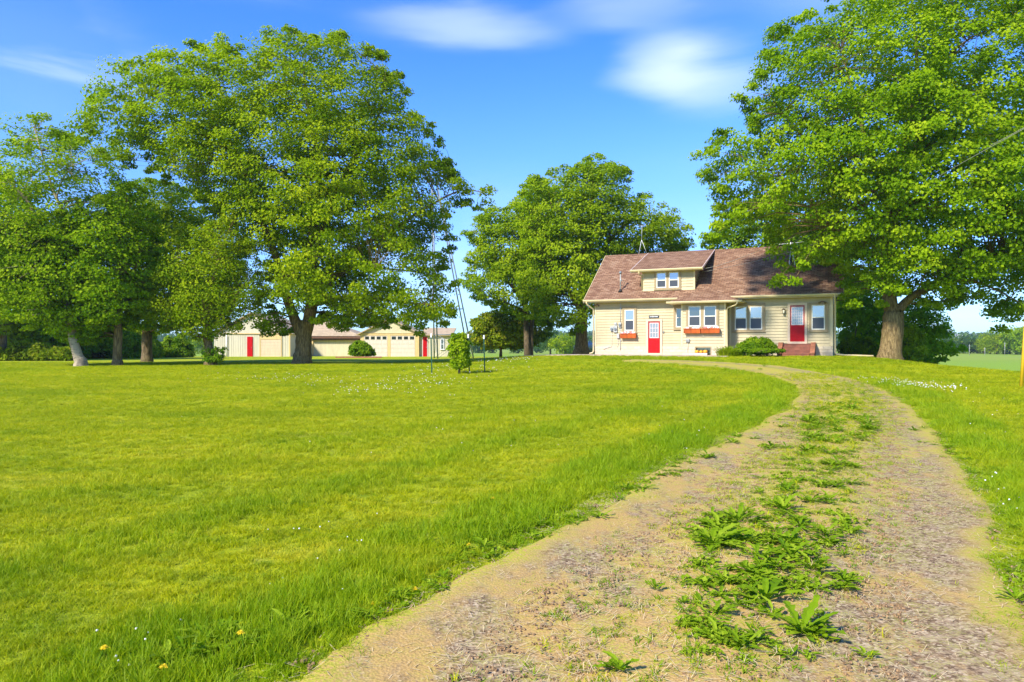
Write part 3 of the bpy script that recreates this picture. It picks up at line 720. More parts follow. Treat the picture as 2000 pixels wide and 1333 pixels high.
# wall lantern
t = hplace('wall_lantern', 11.33, -.03, 2.42, 'small lit wall lantern beside the upper red door', 'wall lamp')
b = MB(); b.box(-.05, .05, -.02, .0, .02, .24); b.lathe([(.10, .20), (.085, .235), (.03, .28), (.0, .3)], (0, -.12, 0), 8, sm=False); b.lathe([(.03, -.05), (.065, -.03), (.07, -.015)], (0, -.12, 0), 8, sm=False)
for i in range(4): a = i*math.pi/2+.78; b.tube([(.068*math.cos(a), -.12+.068*math.sin(a), -.02), (.088*math.cos(a), -.12+.088*math.sin(a), .2)], .008, 4)
b.tube([(0, -.01, .2), (0, -.08, .26), (0, -.12, .27)], .012, 6); b.build('lamp_frame', M['bark2'], t)
MB().lathe([(.055, -.01), (.062, .05), (.075, .19)], (0, -.12, 0), 10).build('lamp_glass', M['hub'], t)
def floodlight(x, z, label, s=1):
    t = hplace('floodlight', x, -.05, z, label, 'floodlight', 'twin floodlights under the eaves')
    MB().lathe([(.05, -.02), (.05, .02)], (0, 0, 0), 10).build('mount', M['stepred'], t)
    for k in (-1, 1):
        MB().tube([(0, 0, 0), (k*.08, -.06, -.02), (k*.12*s, -.13, -.05), (k*.16*s, -.2, -.08)], [.015, .02, .045, .06], 10).build('lamp_head', M['bark2'], t)
floodlight(.24, 3.18, 'brown twin floodlight under the eave at the meter end of the house')
floodlight(13.35, 3.05, 'brown twin floodlight under the eave above the end window of the wing')
# meters, conduits
def meter(x, z, w, h, r, label, dial=True):
    t = hplace('electric_meter', x, -.02, z, label, 'meter', 'utility boxes on the cream wall')
    MB().box(-w/2, w/2, -.10, 0, 0, h).build('meter_box', M['metal'], t, bevel=.01)
    if dial: MB().tube([(0, -.101, h*.5), (0, -.15, h*.5), (0, -.19, h*.5)], [r, r, r*.8], 14).build('dial', M['galv'], t)
    return t
meter(1.20, 1.50, .20, .28, .075, 'small round grey meter, first in the row beside the house corner')
meter(1.43, 1.42, .24, .44, .085, 'tall grey meter box, the larger middle one beside the round meter')
meter(1.44, 1.90, .16, .14, .05, 'little grey junction box on top of the tall meter box', False)
meter(1.72, 1.72, .17, .32, .07, 'grey meter on the conduit just beside the single window')
meter(1.60, 1.05, .16, .30, .04, 'pale breaker box below the meters, near the flower box', False)
t = hplace('conduit', 1.75, -.04, 0, 'grey service conduit running up the cream wall to the eave', 'conduit')
b = MB(); b.tube([(0, 0, .3), (0, 0, 1.7)], .022, 6); b.tube([(0, 0, 2.06), (0, 0, 3.3)], .022, 6)
for z in (.9, 2.9, 3.1): b.box(-.05, .05, -.04, .02, z, z+.05)
b.build('pipe', M['metal'], t)
b = MB(); b.tube([(-.55, 0, 1.48), (-.56, 0, .62), (-.58, -.02, .52), (-.95, -.03, .45), (-1.1, -.03, .36)], .013, 5); b.tube([(-.15, 0, 1.04), (-.15, 0, .6), (-.22, -.01, .5)], .013, 5); b.build('cable', M['metal'], t)
# mast on the roof
t = hplace('service_mast', 1.66, .25, rz_(.25), 'grey service mast with weatherhead and cable loop on the roof', 'service mast')
MB().lathe([(.16, .0), (.10, .10), (.04, .16)], (0, 0, -.04), 10).build('flashing', M['black'], t)
MB().tube([(0, 0, 0), (0, 0, 1.1)], .035, 8).tube([(.0, -.03, .75), (.07, -.05, .62)], .05, 8).build('mast', M['metal'], t)
MB().lathe([(.035, 1.08), (.08, 1.12), (.09, 1.2), (.0, 1.26)], (0, -.02, 0), 10).build('weatherhead', M['galv'], t)
MB().tube([(.14+.13*math.cos(a), -.05, .50+.15*math.sin(a)) for a in [i*2*math.pi/16 for i in range(17)]], .013, 5).build('cable_loop', M['darkmetal'], t)
t = hplace('antenna', 1.93, 4.05, rz_(4.0), 'thin white antenna pole on two legs on the main ridge', 'antenna')
b = MB(); b.tube([(.06, 0, .9), (.09, 0, 1.9)], .010, 5); b.tube([(.06, 0, .95), (-.13, -.1, -.14)], .014, 5); b.tube([(.06, 0, .95), (.42, .1, -.05)], .012, 5); b.build('pole', M['white'], t)
b = MB(); b.tube([(-.2, 0, 1.88), (.35, 0, 1.91)], .008, 4); b.build('rod', M['white'], t)
t = hplace('roof_tripod', 12.3, 2.05, rz_(2.05), 'small pale tripod mount with short pole on the wing ridge', 'antenna mount')
b = MB()
for k, y in ((-.22, -.1), (.22, -.1), (0, .15)): b.tube([(0, 0, .35), (k, y, -.06)], .018, 5)
b.tube([(0, 0, .25), (0, 0, .52)], .018, 5); b.build('legs', M['white'], t)
t = hplace('television_antenna', 11.2, 6.4, 5.0, 'weathered television antenna behind the roof among the leaves', 'antenna')
b = MB(); b.tube([(0, 0, 0), (0, 0, 2.3)], .025, 6); b.tube([(-.7, 0, 2.2), (.8, 0, 2.28)], .014, 5)
for i in range(6): xx = -.6+i*.25; b.tube([(xx, -.35+.03*i, 2.22), (xx, .35-.03*i, 2.22)], .008, 4)
b.build('mast', M['white'], t)
t = hplace('dryer_vent', 6.16, -1.24, .78, 'grey louvred dryer vent hood low on the bay wall', 'vent')
b = MB(); b.ring_solid([(-.11, 0, .22), (.11, 0, .22), (.11, -.09, .19), (-.11, -.09, .19)], [(-.12, 0, .0), (.12, 0, .0), (.10, -.05, .02), (-.10, -.05, .02)])
for i in range(3): b.box(-.10, .10, -.10, -.08, .04+i*.05, .06+i*.05)
b.tube([(0, -.02, 0), (0, -.02, -.55)], .014, 5); b.build('hood', M['metal'], t)
t = hplace('door_keypad', 4.45, -.03, 1.35, 'small black keypad on the casing beside the lower red door', 'keypad')
MB().box(-.03, .03, -.04, 0, 0, .14).build('body', M['black'], t)
MB().box(-.02, .02, -.045, -.041, .04, .12).build('buttons', M['metal'], t)
# gourds in a little planter at the basement window
t = hplace('basement_planter', 6.94, -1.36, -.03, 'low wooden planter standing at the basement window of the bay', 'planter')
MB().ring_solid([(-.34, -.10, 0), (.34, -.10, 0), (.34, .10, 0), (-.34, .10, 0)], [(-.36, -.11, .19), (.36, -.11, .19), (.36, .11, .19), (-.36, .11, .19)]).build('box', M['sash'], t)
for i, (gx, s, lab) in enumerate(((-.24, 1.0, 'orange gourd in the basement planter, at the end nearest the dryer vent'), (.0, .9, 'orange gourd in the middle of the basement planter'), (.24, 1.1, 'larger orange gourd in the basement planter, at the end nearest the lilies'))):
    g = hplace('gourd', 6.94+gx, -1.36, .20, lab, 'gourd', 'orange gourds in the basement planter'); b = MB(); n = 16
    prof = [(.0, -.03), (.06, -.035), (.10, .0), (.115, .05), (.10, .10), (.05, .125), (.02, .12)]
    for r, z in prof:
        for k in range(n): a = 2*math.pi*k/n; q = r*s*(1+.10*math.cos(a*8)); b.v.append((q*math.cos(a), q*math.sin(a), z*s))
    for j in range(len(prof)-1):
        for k in range(n): k2 = (k+1) % n; b.face((j*n+k, j*n+k2, j*n+n+k2, j*n+n+k), 0, True)
    b.build('fruit', M['gourd'], g); MB().tube([(0, 0, .115*s), (.01, 0, .17*s), (.03, 0, .20*s)], [.016, .010, .008], 6).build('stem', M['bark'], g)
# power lines from the big tree side down to the dormer
for name, lab, pts, rr_ in (
    ('power_line', 'upper pale service cable running from dormer corner up through the big tree', [(1371, 526, 44.3), (1425, 512, 43.0), (1563, 458, 40.5), (1700, 400, 38), (1834, 334, 35.0), (1972, 265, 32), (2150, 165, 29)], .010),
    ('power_line', 'lower sagging cable beneath the upper cable against the big tree', [(1371, 532, 44.3), (1470, 512, 42.4), (1540, 493, 40.6), (1643, 455, 38), (1760, 388, 35.0), (1880, 318, 32), (2000, 252, 30), (2150, 170, 28)], .008)):
    P = [Vector(wp(*p)) for p in pts]; b0 = P[0]
    t = empty(name, b0, 0, lab, 'power line', 'service cables to the house')
    Q = []
    for i in range(len(P)-1):
        for k in range(6):
            u = k/6; a, b_, c, d = P[max(i-1, 0)], P[i], P[i+1], P[min(i+2, len(P)-1)]
            Q.append(.5*((2*b_)+(c-a)*u+(2*a-5*b_+4*c-d)*u*u+(3*b_-a-3*c+d)*u**3)-b0)
    Q.append(P[-1]-b0); MB().tube(Q, rr_, 5).build('cable', M['wire'], t)
# entry steps
t = hplace('entry_steps', 12.05, 0, 0, 'red brown wooden entry steps with slanted side walls below upper red door', 'steps')
b = MB(); n = 4
for i in range(n):
    y1 = -.13-.36*i; z = .70-.175*i; b.box(-.72, .72, y1-.36, -.06 if i == 0 else y1+.0, z-.045, z)
    b.box(-.70, .70, y1-.34, y1-.30, z-.175, z-.046)
b.build('treads', M['stepred'], t)
for x0, x1 in ((-.97, -.73), (.73, .97)):
    b = MB(); b.extr_x([(-.06, -.2), (-.06, .72), (-.42, .72), (-1.62, .16), (-1.62, -.2)], x0+.02, x1-.02); b.build('side_wall', M['stepred'], t)
    b = MB(); b.extr_x([(-.055, .722), (-.055, .775), (-.43, .775), (-1.68, .20), (-1.66, .145), (-.43, .722)], x0, x1); b.build('side_wall_cap', M['stepcap'], t)
# patio and stone strip
def sheet(name, outline_fn, nx, ny, m, lift, thick=.05, kind='structure'):
    V = []; Fs = []
    for j in range(ny+1):
        for i in range(nx+1):
            x, y = outline_fn(i/nx, j/ny); V.append((x, y, Hs(x, y)+lift))
    for j in range(ny):
        for i in range(nx): q = j*(nx+1)+i; Fs.append((q, q+1, q+nx+2, q+nx+1))
    mb = MB(); mb.v = V; mb.f = Fs; mb.m = [0]*len(Fs); mb.sm = [False]*len(Fs)
    ring = [i for i in range(nx+1)]+[j*(nx+1)+nx for j in range(1, ny+1)]+[ny*(nx+1)+i for i in range(nx-1, -1, -1)]+[j*(nx+1) for j in range(ny-1, 0, -1)]
    b = len(mb.v); mb.v += [(mb.v[i][0], mb.v[i][1], mb.v[i][2]-thick-lift) for i in ring]
    for k in range(len(ring)): k2 = (k+1) % len(ring); mb.face((ring[k], b+k, b+k2, ring[k2]))
    o = mb.build(name, M[m]); tag(o, kind=kind); return o
def l2w(x, y): p = HO+HEX*x+HEY*y; return float(p[0]), float(p[1])
sheet('patio', lambda u, v: l2w(-4.6+13.4*u, -3.0-1.2*u*(1-v)*1.0+(2.96+1.2*u*0)*v if True else 0), 40, 10, 'concrete', .05)
b = None
sheet('gravel_strip', lambda u, v: l2w(13.15+3.4*u, -1.1-.1*math.sin(u*9)+v*(1.05-.5*u)), 20, 6, 'road', .02, .06)

# ------------------------------------------------------------ outbuildings
def ob_box(mb, px0, px1, py0, py1, Y, d0, d1, mi=0):
    x0 = (px0-1000)/F*Y; x1 = (px1-1000)/F*Y; z1 = CAMZ+(677-py0)/F*Y; z0 = CAMZ+(677-py1)/F*Y
    mb.box(x0, x1, Y+d0, Y+d1, z0, z1, mi)
def X_(px, Y): return (px-1000)/F*Y
def Z_(py, Y): return CAMZ+(677-py)/F*Y
def off(o, e): o.parent = e; return o
class OB:   # builder in world numbers under an empty at its base
    def __init__(s, name, px, Y, label, cat, group=None):
        s.Y = Y; s.o = Vector((X_(px, Y), Y, Z_(698, Y))); s.e = empty(name, s.o, 0, label, cat, group)
    def put(s, name, mb, m, parent=None):
        mb.v = [tuple(Vector(v)-s.o) for v in mb.v]; return mb.build(name, M[m], parent or s.e)
def ribs(mb, x0, x1, y, z0, z1, step=.23, w=.03, d=.018):
    x = x0+step/2
    while x < x1-.05: mb.box(x, x+w, y-d, y+.002, z0, z1); x += step
def sectional(ob, px0, px1, py0, py1, rows, name='garage_door', m='gdoor', lights=0, cols=1):
    Y = ob.Y; x0, x1, z0, z1 = X_(px0, Y), X_(px1, Y), Z_(py1, Y), Z_(py0, Y); mb = MB(); h = (z1-z0)/rows
    for r in range(rows):
        mb.box(x0, x1, Y-.035, Y+.01, z0+r*h+.012, z0+(r+1)*h-.004)
        if not lights or r < rows-1:
            n = cols*4; w = (x1-x0)/n
            for i in range(n): mb.box(x0+i*w+.05, x0+(i+1)*w-.05, Y-.043, Y-.036, z0+r*h+.06, z0+(r+1)*h-.05)
    mb.box(x0, x1, Y-.02, Y+.005, z0, z1)
    d = ob.put(name, mb, m)
    for i in range(lights):
        w = (x1-x0)/lights; a = MB(); a.box(x0+i*w+.10, x0+(i+1)*w-.10, Y-.048, Y-.036, z1-h+.07, z1-.06); ob.put('door_light', a, 'glass', d)
    return d
# two-car garage with a low wing
g = OB('garage', 760, 75, 'cream gabled garage with two pale overhead doors and a low side wing', 'garage'); Y = 75
mb = MB(); mb.box(X_(704, Y), X_(818, Y), Y+.02, Y+7, Z_(699, Y), Z_(652, Y))
zt, xp = Z_(624, Y), X_(761, Y)
mb.ring_solid([(X_(704, Y), Y+.02, Z_(652, Y)), (X_(818, Y), Y+.02, Z_(652, Y)), (xp, Y+.02, zt)], [(X_(704, Y), Y+7, Z_(652, Y)), (X_(818, Y), Y+7, Z_(652, Y)), (xp, Y+7, zt)])
g.put('wall', mb, 'stucco')
mb = MB()
for a, b_ in ((704, 711), (757, 763), (811, 818.5)): mb.box(X_(a, Y), X_(b_, Y), Y-.05, Y+.02, Z_(699, Y), Z_(656, Y))
mb.box(X_(703, Y), X_(819, Y), Y-.055, Y+.02, Z_(656, Y), Z_(652, Y)); mb.box(X_(703, Y), X_(819, Y), Y-.10, Y+.02, Z_(652, Y), Z_(651, Y)); g.put('door_surround', mb, 'shedtan')
sectional(g, 711.3, 756.7, 656.5, 698, 5, lights=4); sectional(g, 763.3, 810.7, 656.5, 698, 5, lights=4)
mb = MB()
for s in (-1, 1):
    xe = xp+s*(X_(822, Y)-xp+.15); ze = Z_(654.5, Y)
    mb.ring_solid([(xp, Y-.35, zt+.12), (xe, Y-.35, ze+.05), (xe, Y-.35, ze-.06), (xp, Y-.35, zt+.0)], [(xp, Y+7.3, zt+.12), (xe, Y+7.3, ze+.05), (xe, Y+7.3, ze-.06), (xp, Y+7.3, zt+.0)])
g.put('roof', mb, 'shedroof')
mb = MB(); mb.box(X_(818.6, Y), X_(882, Y), Y+.3, Y+5, Z_(699, Y), Z_(656, Y)); ribs(mb, X_(819, Y), X_(882, Y), Y+.3, Z_(699, Y), Z_(657, Y)); sw_ = g.put('side_wing', mb, 'shedsiding')
mb = MB(); mb.ring_solid([(X_(818, Y), Y, Z_(656, Y)), (X_(884, Y), Y, Z_(656, Y)), (X_(884, Y), Y, Z_(654, Y)), (X_(818, Y), Y, Z_(654, Y))], [(X_(818, Y), Y+5.2, Z_(640, Y)), (X_(884, Y), Y+5.2, Z_(640, Y)), (X_(884, Y), Y+5.2, Z_(638, Y)), (X_(818, Y), Y+5.2, Z_(638, Y))]); g.put('wing_roof', mb, 'shedroof')
mb = MB(); mb.box(X_(825.5, Y), X_(833.5, Y), Y+.22, Y+.3, Z_(698, Y), Z_(658.5, Y)); dd = g.put('door', mb, 'red')
mb = MB(); mb.box(X_(832.2, Y), X_(832.8, Y), Y+.17, Y+.219, Z_(680, Y), Z_(679, Y)); g.put('handle', mb, 'metal', dd)
mb = MB(); mb.box(X_(824.3, Y), X_(825.4, Y), Y+.24, Y+.32, Z_(698, Y), Z_(657.5, Y)); mb.box(X_(833.6, Y), X_(834.7, Y), Y+.24, Y+.32, Z_(698, Y), Z_(657.5, Y)); g.put('door_casing', mb, 'pinkwhite', dd)
mb = MB(); a0, a1, c0, c1 = X_(860, Y), X_(867, Y), Z_(683, Y), Z_(662, Y)
mb.box(a0, a0+.06, Y+.2, Y+.29, c0, c1); mb.box(a1-.06, a1, Y+.2, Y+.29, c0, c1); mb.box(a0+.06, a1-.06, Y+.2, Y+.29, c1-.06, c1); mb.box(a0-.05, a1+.05, Y+.18, Y+.29, c0-.04, c0+.05); mb.box(a0+.06, a1-.06, Y+.2, Y+.28, (c0+c1)/2-.02, (c0+c1)/2+.02); wn = g.put('window', mb, 'white')
mb = MB(); mb.box(a0+.06, a1-.06, Y+.24, Y+.26, c0+.05, c1-.06); g.put('pane', mb, 'glass', wn)
# long low shed with a hipped roof
g = OB('low_shed', 655, 79, 'low cream shed with brown fascia and pale hipped roof between the garages', 'shed'); Y = 79
mb = MB(); mb.box(X_(604, Y), X_(706, Y), Y+.02, Y+8, Z_(698, Y), Z_(657, Y)); g.put('wall', mb, 'stucco')
mb = MB(); mb.box(X_(604, Y), X_(612, Y), Y-.08, Y+.02, Z_(698, Y), Z_(657, Y)); g.put('post', mb, 'shedtan')
mb = MB(); mb.box(X_(606, Y), X_(706, Y), Y-.5, Y-.42, Z_(661.5, Y), Z_(657, Y)); mb.box(X_(612, Y), X_(706, Y), Y-.3, Y+.02, Z_(665, Y), Z_(661.7, Y)); g.put('fascia', mb, 'brownfascia')
mb = MB(); ze, zr_, x0, x1 = Z_(657, Y), Z_(627, 83), X_(570, Y), X_(708, Y); ra, rb = (X_(592, 83), 83.3), (X_(640, 83), 83.3)
A, B_, C, D = (x0, Y-.55, ze), (x1, Y-.55, ze), (x1, Y+8.6, ze), (x0, Y+8.6, ze); R0, R1 = (*ra, zr_), (*rb, zr_)
mb.poly([A, B_, R1, R0]); mb.poly([B_, C, R1]); mb.poly([C, D, R0, R1]); mb.poly([D, A, R0]); mb.poly([A, D, C, B_]); g.put('roof', mb, 'shedroof')
mb = MB(); mb.tube([(X_(677, 84), 84, Z_(652, 84)), (X_(677, 84), 84, Z_(636, 84))], .1, 8); g.put('vent_pipe', mb, 'galv')
mb = MB(); mb.box(X_(567, Y), X_(603.5, Y), Y+1.2, Y+1.3, Z_(698, Y), Z_(659, Y)); g.put('gate', mb, 'brownwall')
# gable-fronted shed with red door
g = OB('gable_shed', 493, 75, 'white ribbed gable shed with a narrow red door and one tan overhead door', 'shed'); Y = 75
mb = MB(); x0, x1, ze, zp, xp = X_(418, Y), X_(566.5, Y), Z_(652, Y), Z_(613, Y), X_(493, Y)
mb.box(x0, x1, Y+.02, Y+9, Z_(699, Y), ze); mb.ring_solid([(x0, Y+.02, ze), (x1, Y+.02, ze), (xp, Y+.02, zp)], [(x0, Y+9, ze), (x1, Y+9, ze), (xp, Y+9, zp)])
ribs(mb, x0, X_(482, Y), Y+.02, Z_(699, Y), Z_(653, Y)); ribs(mb, X_(494.5, Y), X_(507, Y), Y+.02, Z_(699, Y), Z_(653, Y)); ribs(mb, X_(550, Y), x1, Y+.02, Z_(699, Y), Z_(653, Y)); g.put('wall', mb, 'shedsiding')
mb = MB(); mb.box(x0-.1, x1+.1, Y-.08, Y+.0, ze-.05, ze+.05); mb.box(x1-.12, x1+.03, Y-.04, Y+.02, Z_(699, Y), ze-.06)
for s in (-1, 1):
    xe = xp+s*(x1-x0)/2; mb.ring_solid([(xp, Y-.12, zp+.06), (xe, Y-.12, ze+.03), (xe, Y-.12, ze-.1), (xp, Y-.12, zp-.08)], [(xp, Y+.0, zp+.06), (xe, Y+.0, ze+.03), (xe, Y+.0, ze-.1), (xp, Y+.0, zp-.08)])
g.put('trim', mb, 'shedtan')
mb = MB()
for s in (-1, 1):
    xe = xp+s*((x1-x0)/2+.3); z_ = ze-.12
    mb.ring_solid([(xp, Y-.3, zp+.16), (xe, Y-.3, z_+.12), (xe, Y-.3, z_+.04), (xp, Y-.3, zp+.07)], [(xp, Y+9.3, zp+.16), (xe, Y+9.3, z_+.12), (xe, Y+9.3, z_+.04), (xp, Y+9.3, zp+.07)])
g.put('roof', mb, 'shedroof')
mb = MB(); mb.box(X_(483, Y), X_(493.5, Y), Y-.06, Y+.01, Z_(698, Y), Z_(658, Y)); dd = g.put('door', mb, 'red')
mb = MB(); mb.box(X_(492, Y), X_(492.6, Y), Y-.1, Y-.061, Z_(680, Y), Z_(679, Y)); g.put('handle', mb, 'metal', dd)
mb = MB(); mb.box(X_(507.5, Y), X_(509.5, Y), Y-.06, Y+.01, Z_(699, Y), Z_(654, Y)); mb.box(X_(549.5, Y), X_(550.5, Y), Y-.06, Y+.01, Z_(699, Y), Z_(654, Y)); mb.box(X_(509.5, Y), X_(549.5, Y), Y-.06, Y+.01, Z_(663.5, Y), Z_(654, Y)); g.put('door_surround', mb, 'shedtan')
sectional(g, 509.6, 549.4, 664, 698.5, 6, m='doortrim', cols=1)
mb = MB(); mb.tube([(X_(443, Y), Y-.1, Z_(698, Y)), (X_(443, Y), Y-.1, Z_(655, Y))], .05, 6); g.put('downspout', mb, 'white')

# windmill tower behind the big tree
Y = 62; bx = X_(886, Y); bz = Hs(bx, Y); W0 = X_(921, Y)-X_(852, Y); top = Z_(345, Y)-bz
t = empty('windmill_tower', (bx, Y, bz), math.radians(12), 'tall thin galvanised windmill tower rising behind the big maple', 'windmill')
cx = X_(842, Y)-bx
legs = []
for i, (sx, sy) in enumerate(((-1, -1), (1, -1), (1, 1), (-1, 1))):
    P0 = Vector((sx*W0/2, sy*W0/2*.9, 0)); P1 = Vector((cx*.9+sx*.14, sy*.14, top)); legs.append((P0, P1))
    MB().tube([P0, P0.lerp(P1, .5), P1], [.065, .06, .05], 5).build('leg', M['galv'], t)
fs = [0, .13, .27, .40, .53, .66, .79, .9]
for f in fs[1:]:
    gi = MB(); pts = [a.lerp(b_, f) for a, b_ in legs]
    for i in range(4): gi.tube([pts[i], pts[(i+1) % 4]], .024, 4)
    gi.build('girt', M['galv'], t)
for f0, f1 in list(zip(fs, fs[1:]))[:1]+list(zip(fs, fs[1:]))[5:]:
    gi = MB()
    for i in range(4): a, b_ = legs[i], legs[(i+1) % 4]; gi.tube([a[0].lerp(a[1], f0), b_[0].lerp(b_[1], f1)], .014, 4); gi.tube([b_[0].lerp(b_[1], f0), a[0].lerp(a[1], f1)], .014, 4)
    gi.build('brace', M['galv'], t)
gi = MB()
for k in range(14):
    a = k*2*math.pi/14; c, s = math.cos(a), math.sin(a); c2, s2 = math.cos(a+.3), math.sin(a+.3); r0, r1 = .35, 1.0; zc = top+.1
    gi.poly([(cx*.9+r0*c, -.3, zc+r0*s), (cx*.9+r1*c, -.3, zc+r1*s), (cx*.9+r1*c2, -.42, zc+r1*s2), (cx*.9+r0*c2, -.4, zc+r0*s2)])
gi.tube([(cx*.9, -.4, zc), (cx*.9, .3, zc)], .06, 8); gi.build('wheel', M['darkmetal'], t)

# green steel fence posts round the vine
def tpost(px, pyb, pyt, label, tilt):
    x, y = ghit(px, pyb); z = Hs(x, y); h = (pyb-pyt)/F*y
    t = empty('fence_post', (x, y, z), 0, label, 'fence post', 'green steel posts round the vine')
    b = MB(); e = h-.14
    b.ring_solid([(-.022, -.006, -.1), (.022, -.006, -.1), (.022, .004, -.1), (-.022, .004, -.1)], [(-.022+tilt, -.006, e), (.022+tilt, -.006, e), (.022+tilt, .004, e), (-.022+tilt, .004, e)])
    b.ring_solid([(-.005, .004, -.1), (.005, .004, -.1), (.005, .034, -.1), (-.005, .034, -.1)], [(-.005+tilt, .004, e), (.005+tilt, .004, e), (.005+tilt, .034, e), (-.005+tilt, .034, e)])
    k = .1
    while k < e-.05: b.box(-.010+tilt*k/e, .010+tilt*k/e, -.014, -.0065, k, k+.02); k += .09
    b.build('post', M['pgreen'], t)
    b = MB(); b.box(-.027+tilt, .027+tilt, -.02, .04, e-.01, e+.14); b.build('cap', M['white'], t)
tpost(843.5, 730, 652, 'green post with white cap, leftmost of four and standing apart', -.03)
tpost(882, 715, 653, 'green post mostly hidden behind the yellow green vine', 0)
tpost(917, 730, 653, 'green post with white cap just beside the vine, nearest post', -.05)
tpost(947, 728, 655, 'green post with white cap, last of four towards the house', -.04)
# guy wire with yellow sleeve at the right edge
x, y = ghit(1994, 757); z = Hs(x, y)
t = empty('guy_wire', (x, y, z), 0, 'yellow plastic sleeve on a slanting guy wire at the lawn edge', 'guy wire')
MB().tube([(0, 0, -.1), (.10, .02, 1.1), (.2, .05, 2.3)], [.045, .045, .045], 8).build('sleeve', M['yellow'], t)
MB().tube([(.2, .05, 2.3), (1.1, .3, 9.5)], .012, 5).build('wire', M['wire'], t)
# propane tank and small post by the middle tree
x, y = X_(1152, 66), 66; t = empty('propane_tank', (x, y, Hs(x, y)), -.3, 'white propane tank half hidden behind the tree at house corner', 'tank')
b = MB(); prof = [(0, -1.1), (.3, -1.02), (.42, -.8), (.42, .8), (.3, 1.02), (0, 1.1)]; n = 16; base = 0
for r, l in prof:
    for k in range(n): a = 2*math.pi*k/n; b.v.append((l, max(r, .01)*math.cos(a), .75+max(r, .01)*math.sin(a)))
for j in range(len(prof)-1):
    for k in range(n): k2 = (k+1) % n; b.face((j*n+k, j*n+n+k, j*n+n+k2, j*n+k2), 0, True)
b.build('tank', M['white'], t)
for k in (-.6, .6): MB().box(k-.1, k+.1, -.3, .3, -.1, .36).build('leg', M['concrete'], t)
MB().lathe([(.14, 1.15), (.14, 1.28), (.05, 1.34)], (0, 0, 0), 10).build('valve_cover', M['white'], t)
x, y = X_(1123.5, 62), 62; t = empty('marker_post', (x, y, Hs(x, y)), 0, 'short white marker post standing beside the trunk in front of the tank', 'post')
MB().box(-.1, .1, -.05, .05, -.1, .75).box(-.13, .13, -.08, .08, .75, .8).build('post', M['white'], t)
# flower bed edge by the garage bush
x0, x1 = X_(655, 66), X_(745, 66)
t = empty('bed_edging', ((x0+x1)/2, 66, Hs((x0+x1)/2, 66)), 0, 'low red brown timber edging in front of the garage bush', 'edging')
MB().box(-(x1-x0)/2, (x1-x0)/2, 0, .16, -.1, .12).build('timber', M['stepcap'], t)

# ------------------------------------------------------------ trees
def leaf_arrays(C, R, per, L, rs, up=.6, droop=.35, wind=(-.25, 0, 0), ctone=None, outw=None):
    """leaf quads scattered through flattened clumps; C (n,3), R (n,3)"""
    n = len(C); idx = np.repeat(np.arange(n), per); m = len(idx)
    d = rs.normal(size=(m, 3)); d /= np.linalg.norm(d, axis=1)[:, None]
    r = rs.rand(m)**.45; q = d*r[:, None]; P = C[idx]+q*R[idx]
    P[:, 2] -= droop*(q[:, 0]**2+q[:, 1]**2)*R[idx, 2]*1.2
    N = np.stack([q[:, 0]*.5, q[:, 1]*.5, np.full(m, up)], -1)+rs.normal(0, .5, (m, 3))+(0 if outw is None else outw[idx]*.75); N /= np.linalg.norm(N, axis=1)[:, None]
    T = np.stack([q[:, 0], q[:, 1], -.35-.3*rs.rand(m)], -1)+rs.normal(0, .6, (m, 3))+np.array(wind)
    T -= N*(T*N).sum(1)[:, None]; T /= np.linalg.norm(T, axis=1)[:, None]; Sd = np.cross(N, T)
    Lh = (L*(.65+.7*rs.rand(m)))[:, None]*.5; Wd = Lh*.82
    V = np.stack([P-T*Lh, P+Sd*Wd+N*Lh*.28-T*Lh*.1, P+T*Lh-N*Lh*.15, P-Sd*Wd+N*Lh*.28-T*Lh*.1], 1)
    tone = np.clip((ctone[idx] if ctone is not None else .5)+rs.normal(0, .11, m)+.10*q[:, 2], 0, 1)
    return V.reshape(-1, 3), tone
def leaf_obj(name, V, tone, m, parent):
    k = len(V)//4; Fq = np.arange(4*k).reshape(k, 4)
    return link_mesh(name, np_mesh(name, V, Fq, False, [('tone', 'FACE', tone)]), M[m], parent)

def curve_pts(P, n=5):
    P = [Vector(p) for p in P]; Q = []
    for i in range(len(P)-1):
        a, b, c, d = P[max(i-1, 0)], P[i], P[i+1], P[min(i+2, len(P)-1)]
        for k in range(n):
            u = k/n; Q.append(.5*((2*b)+(c-a)*u+(2*a-5*b+4*c-d)*u*u+(3*b-a-3*c+d)*u**3))
    Q.append(P[-1]); return Q

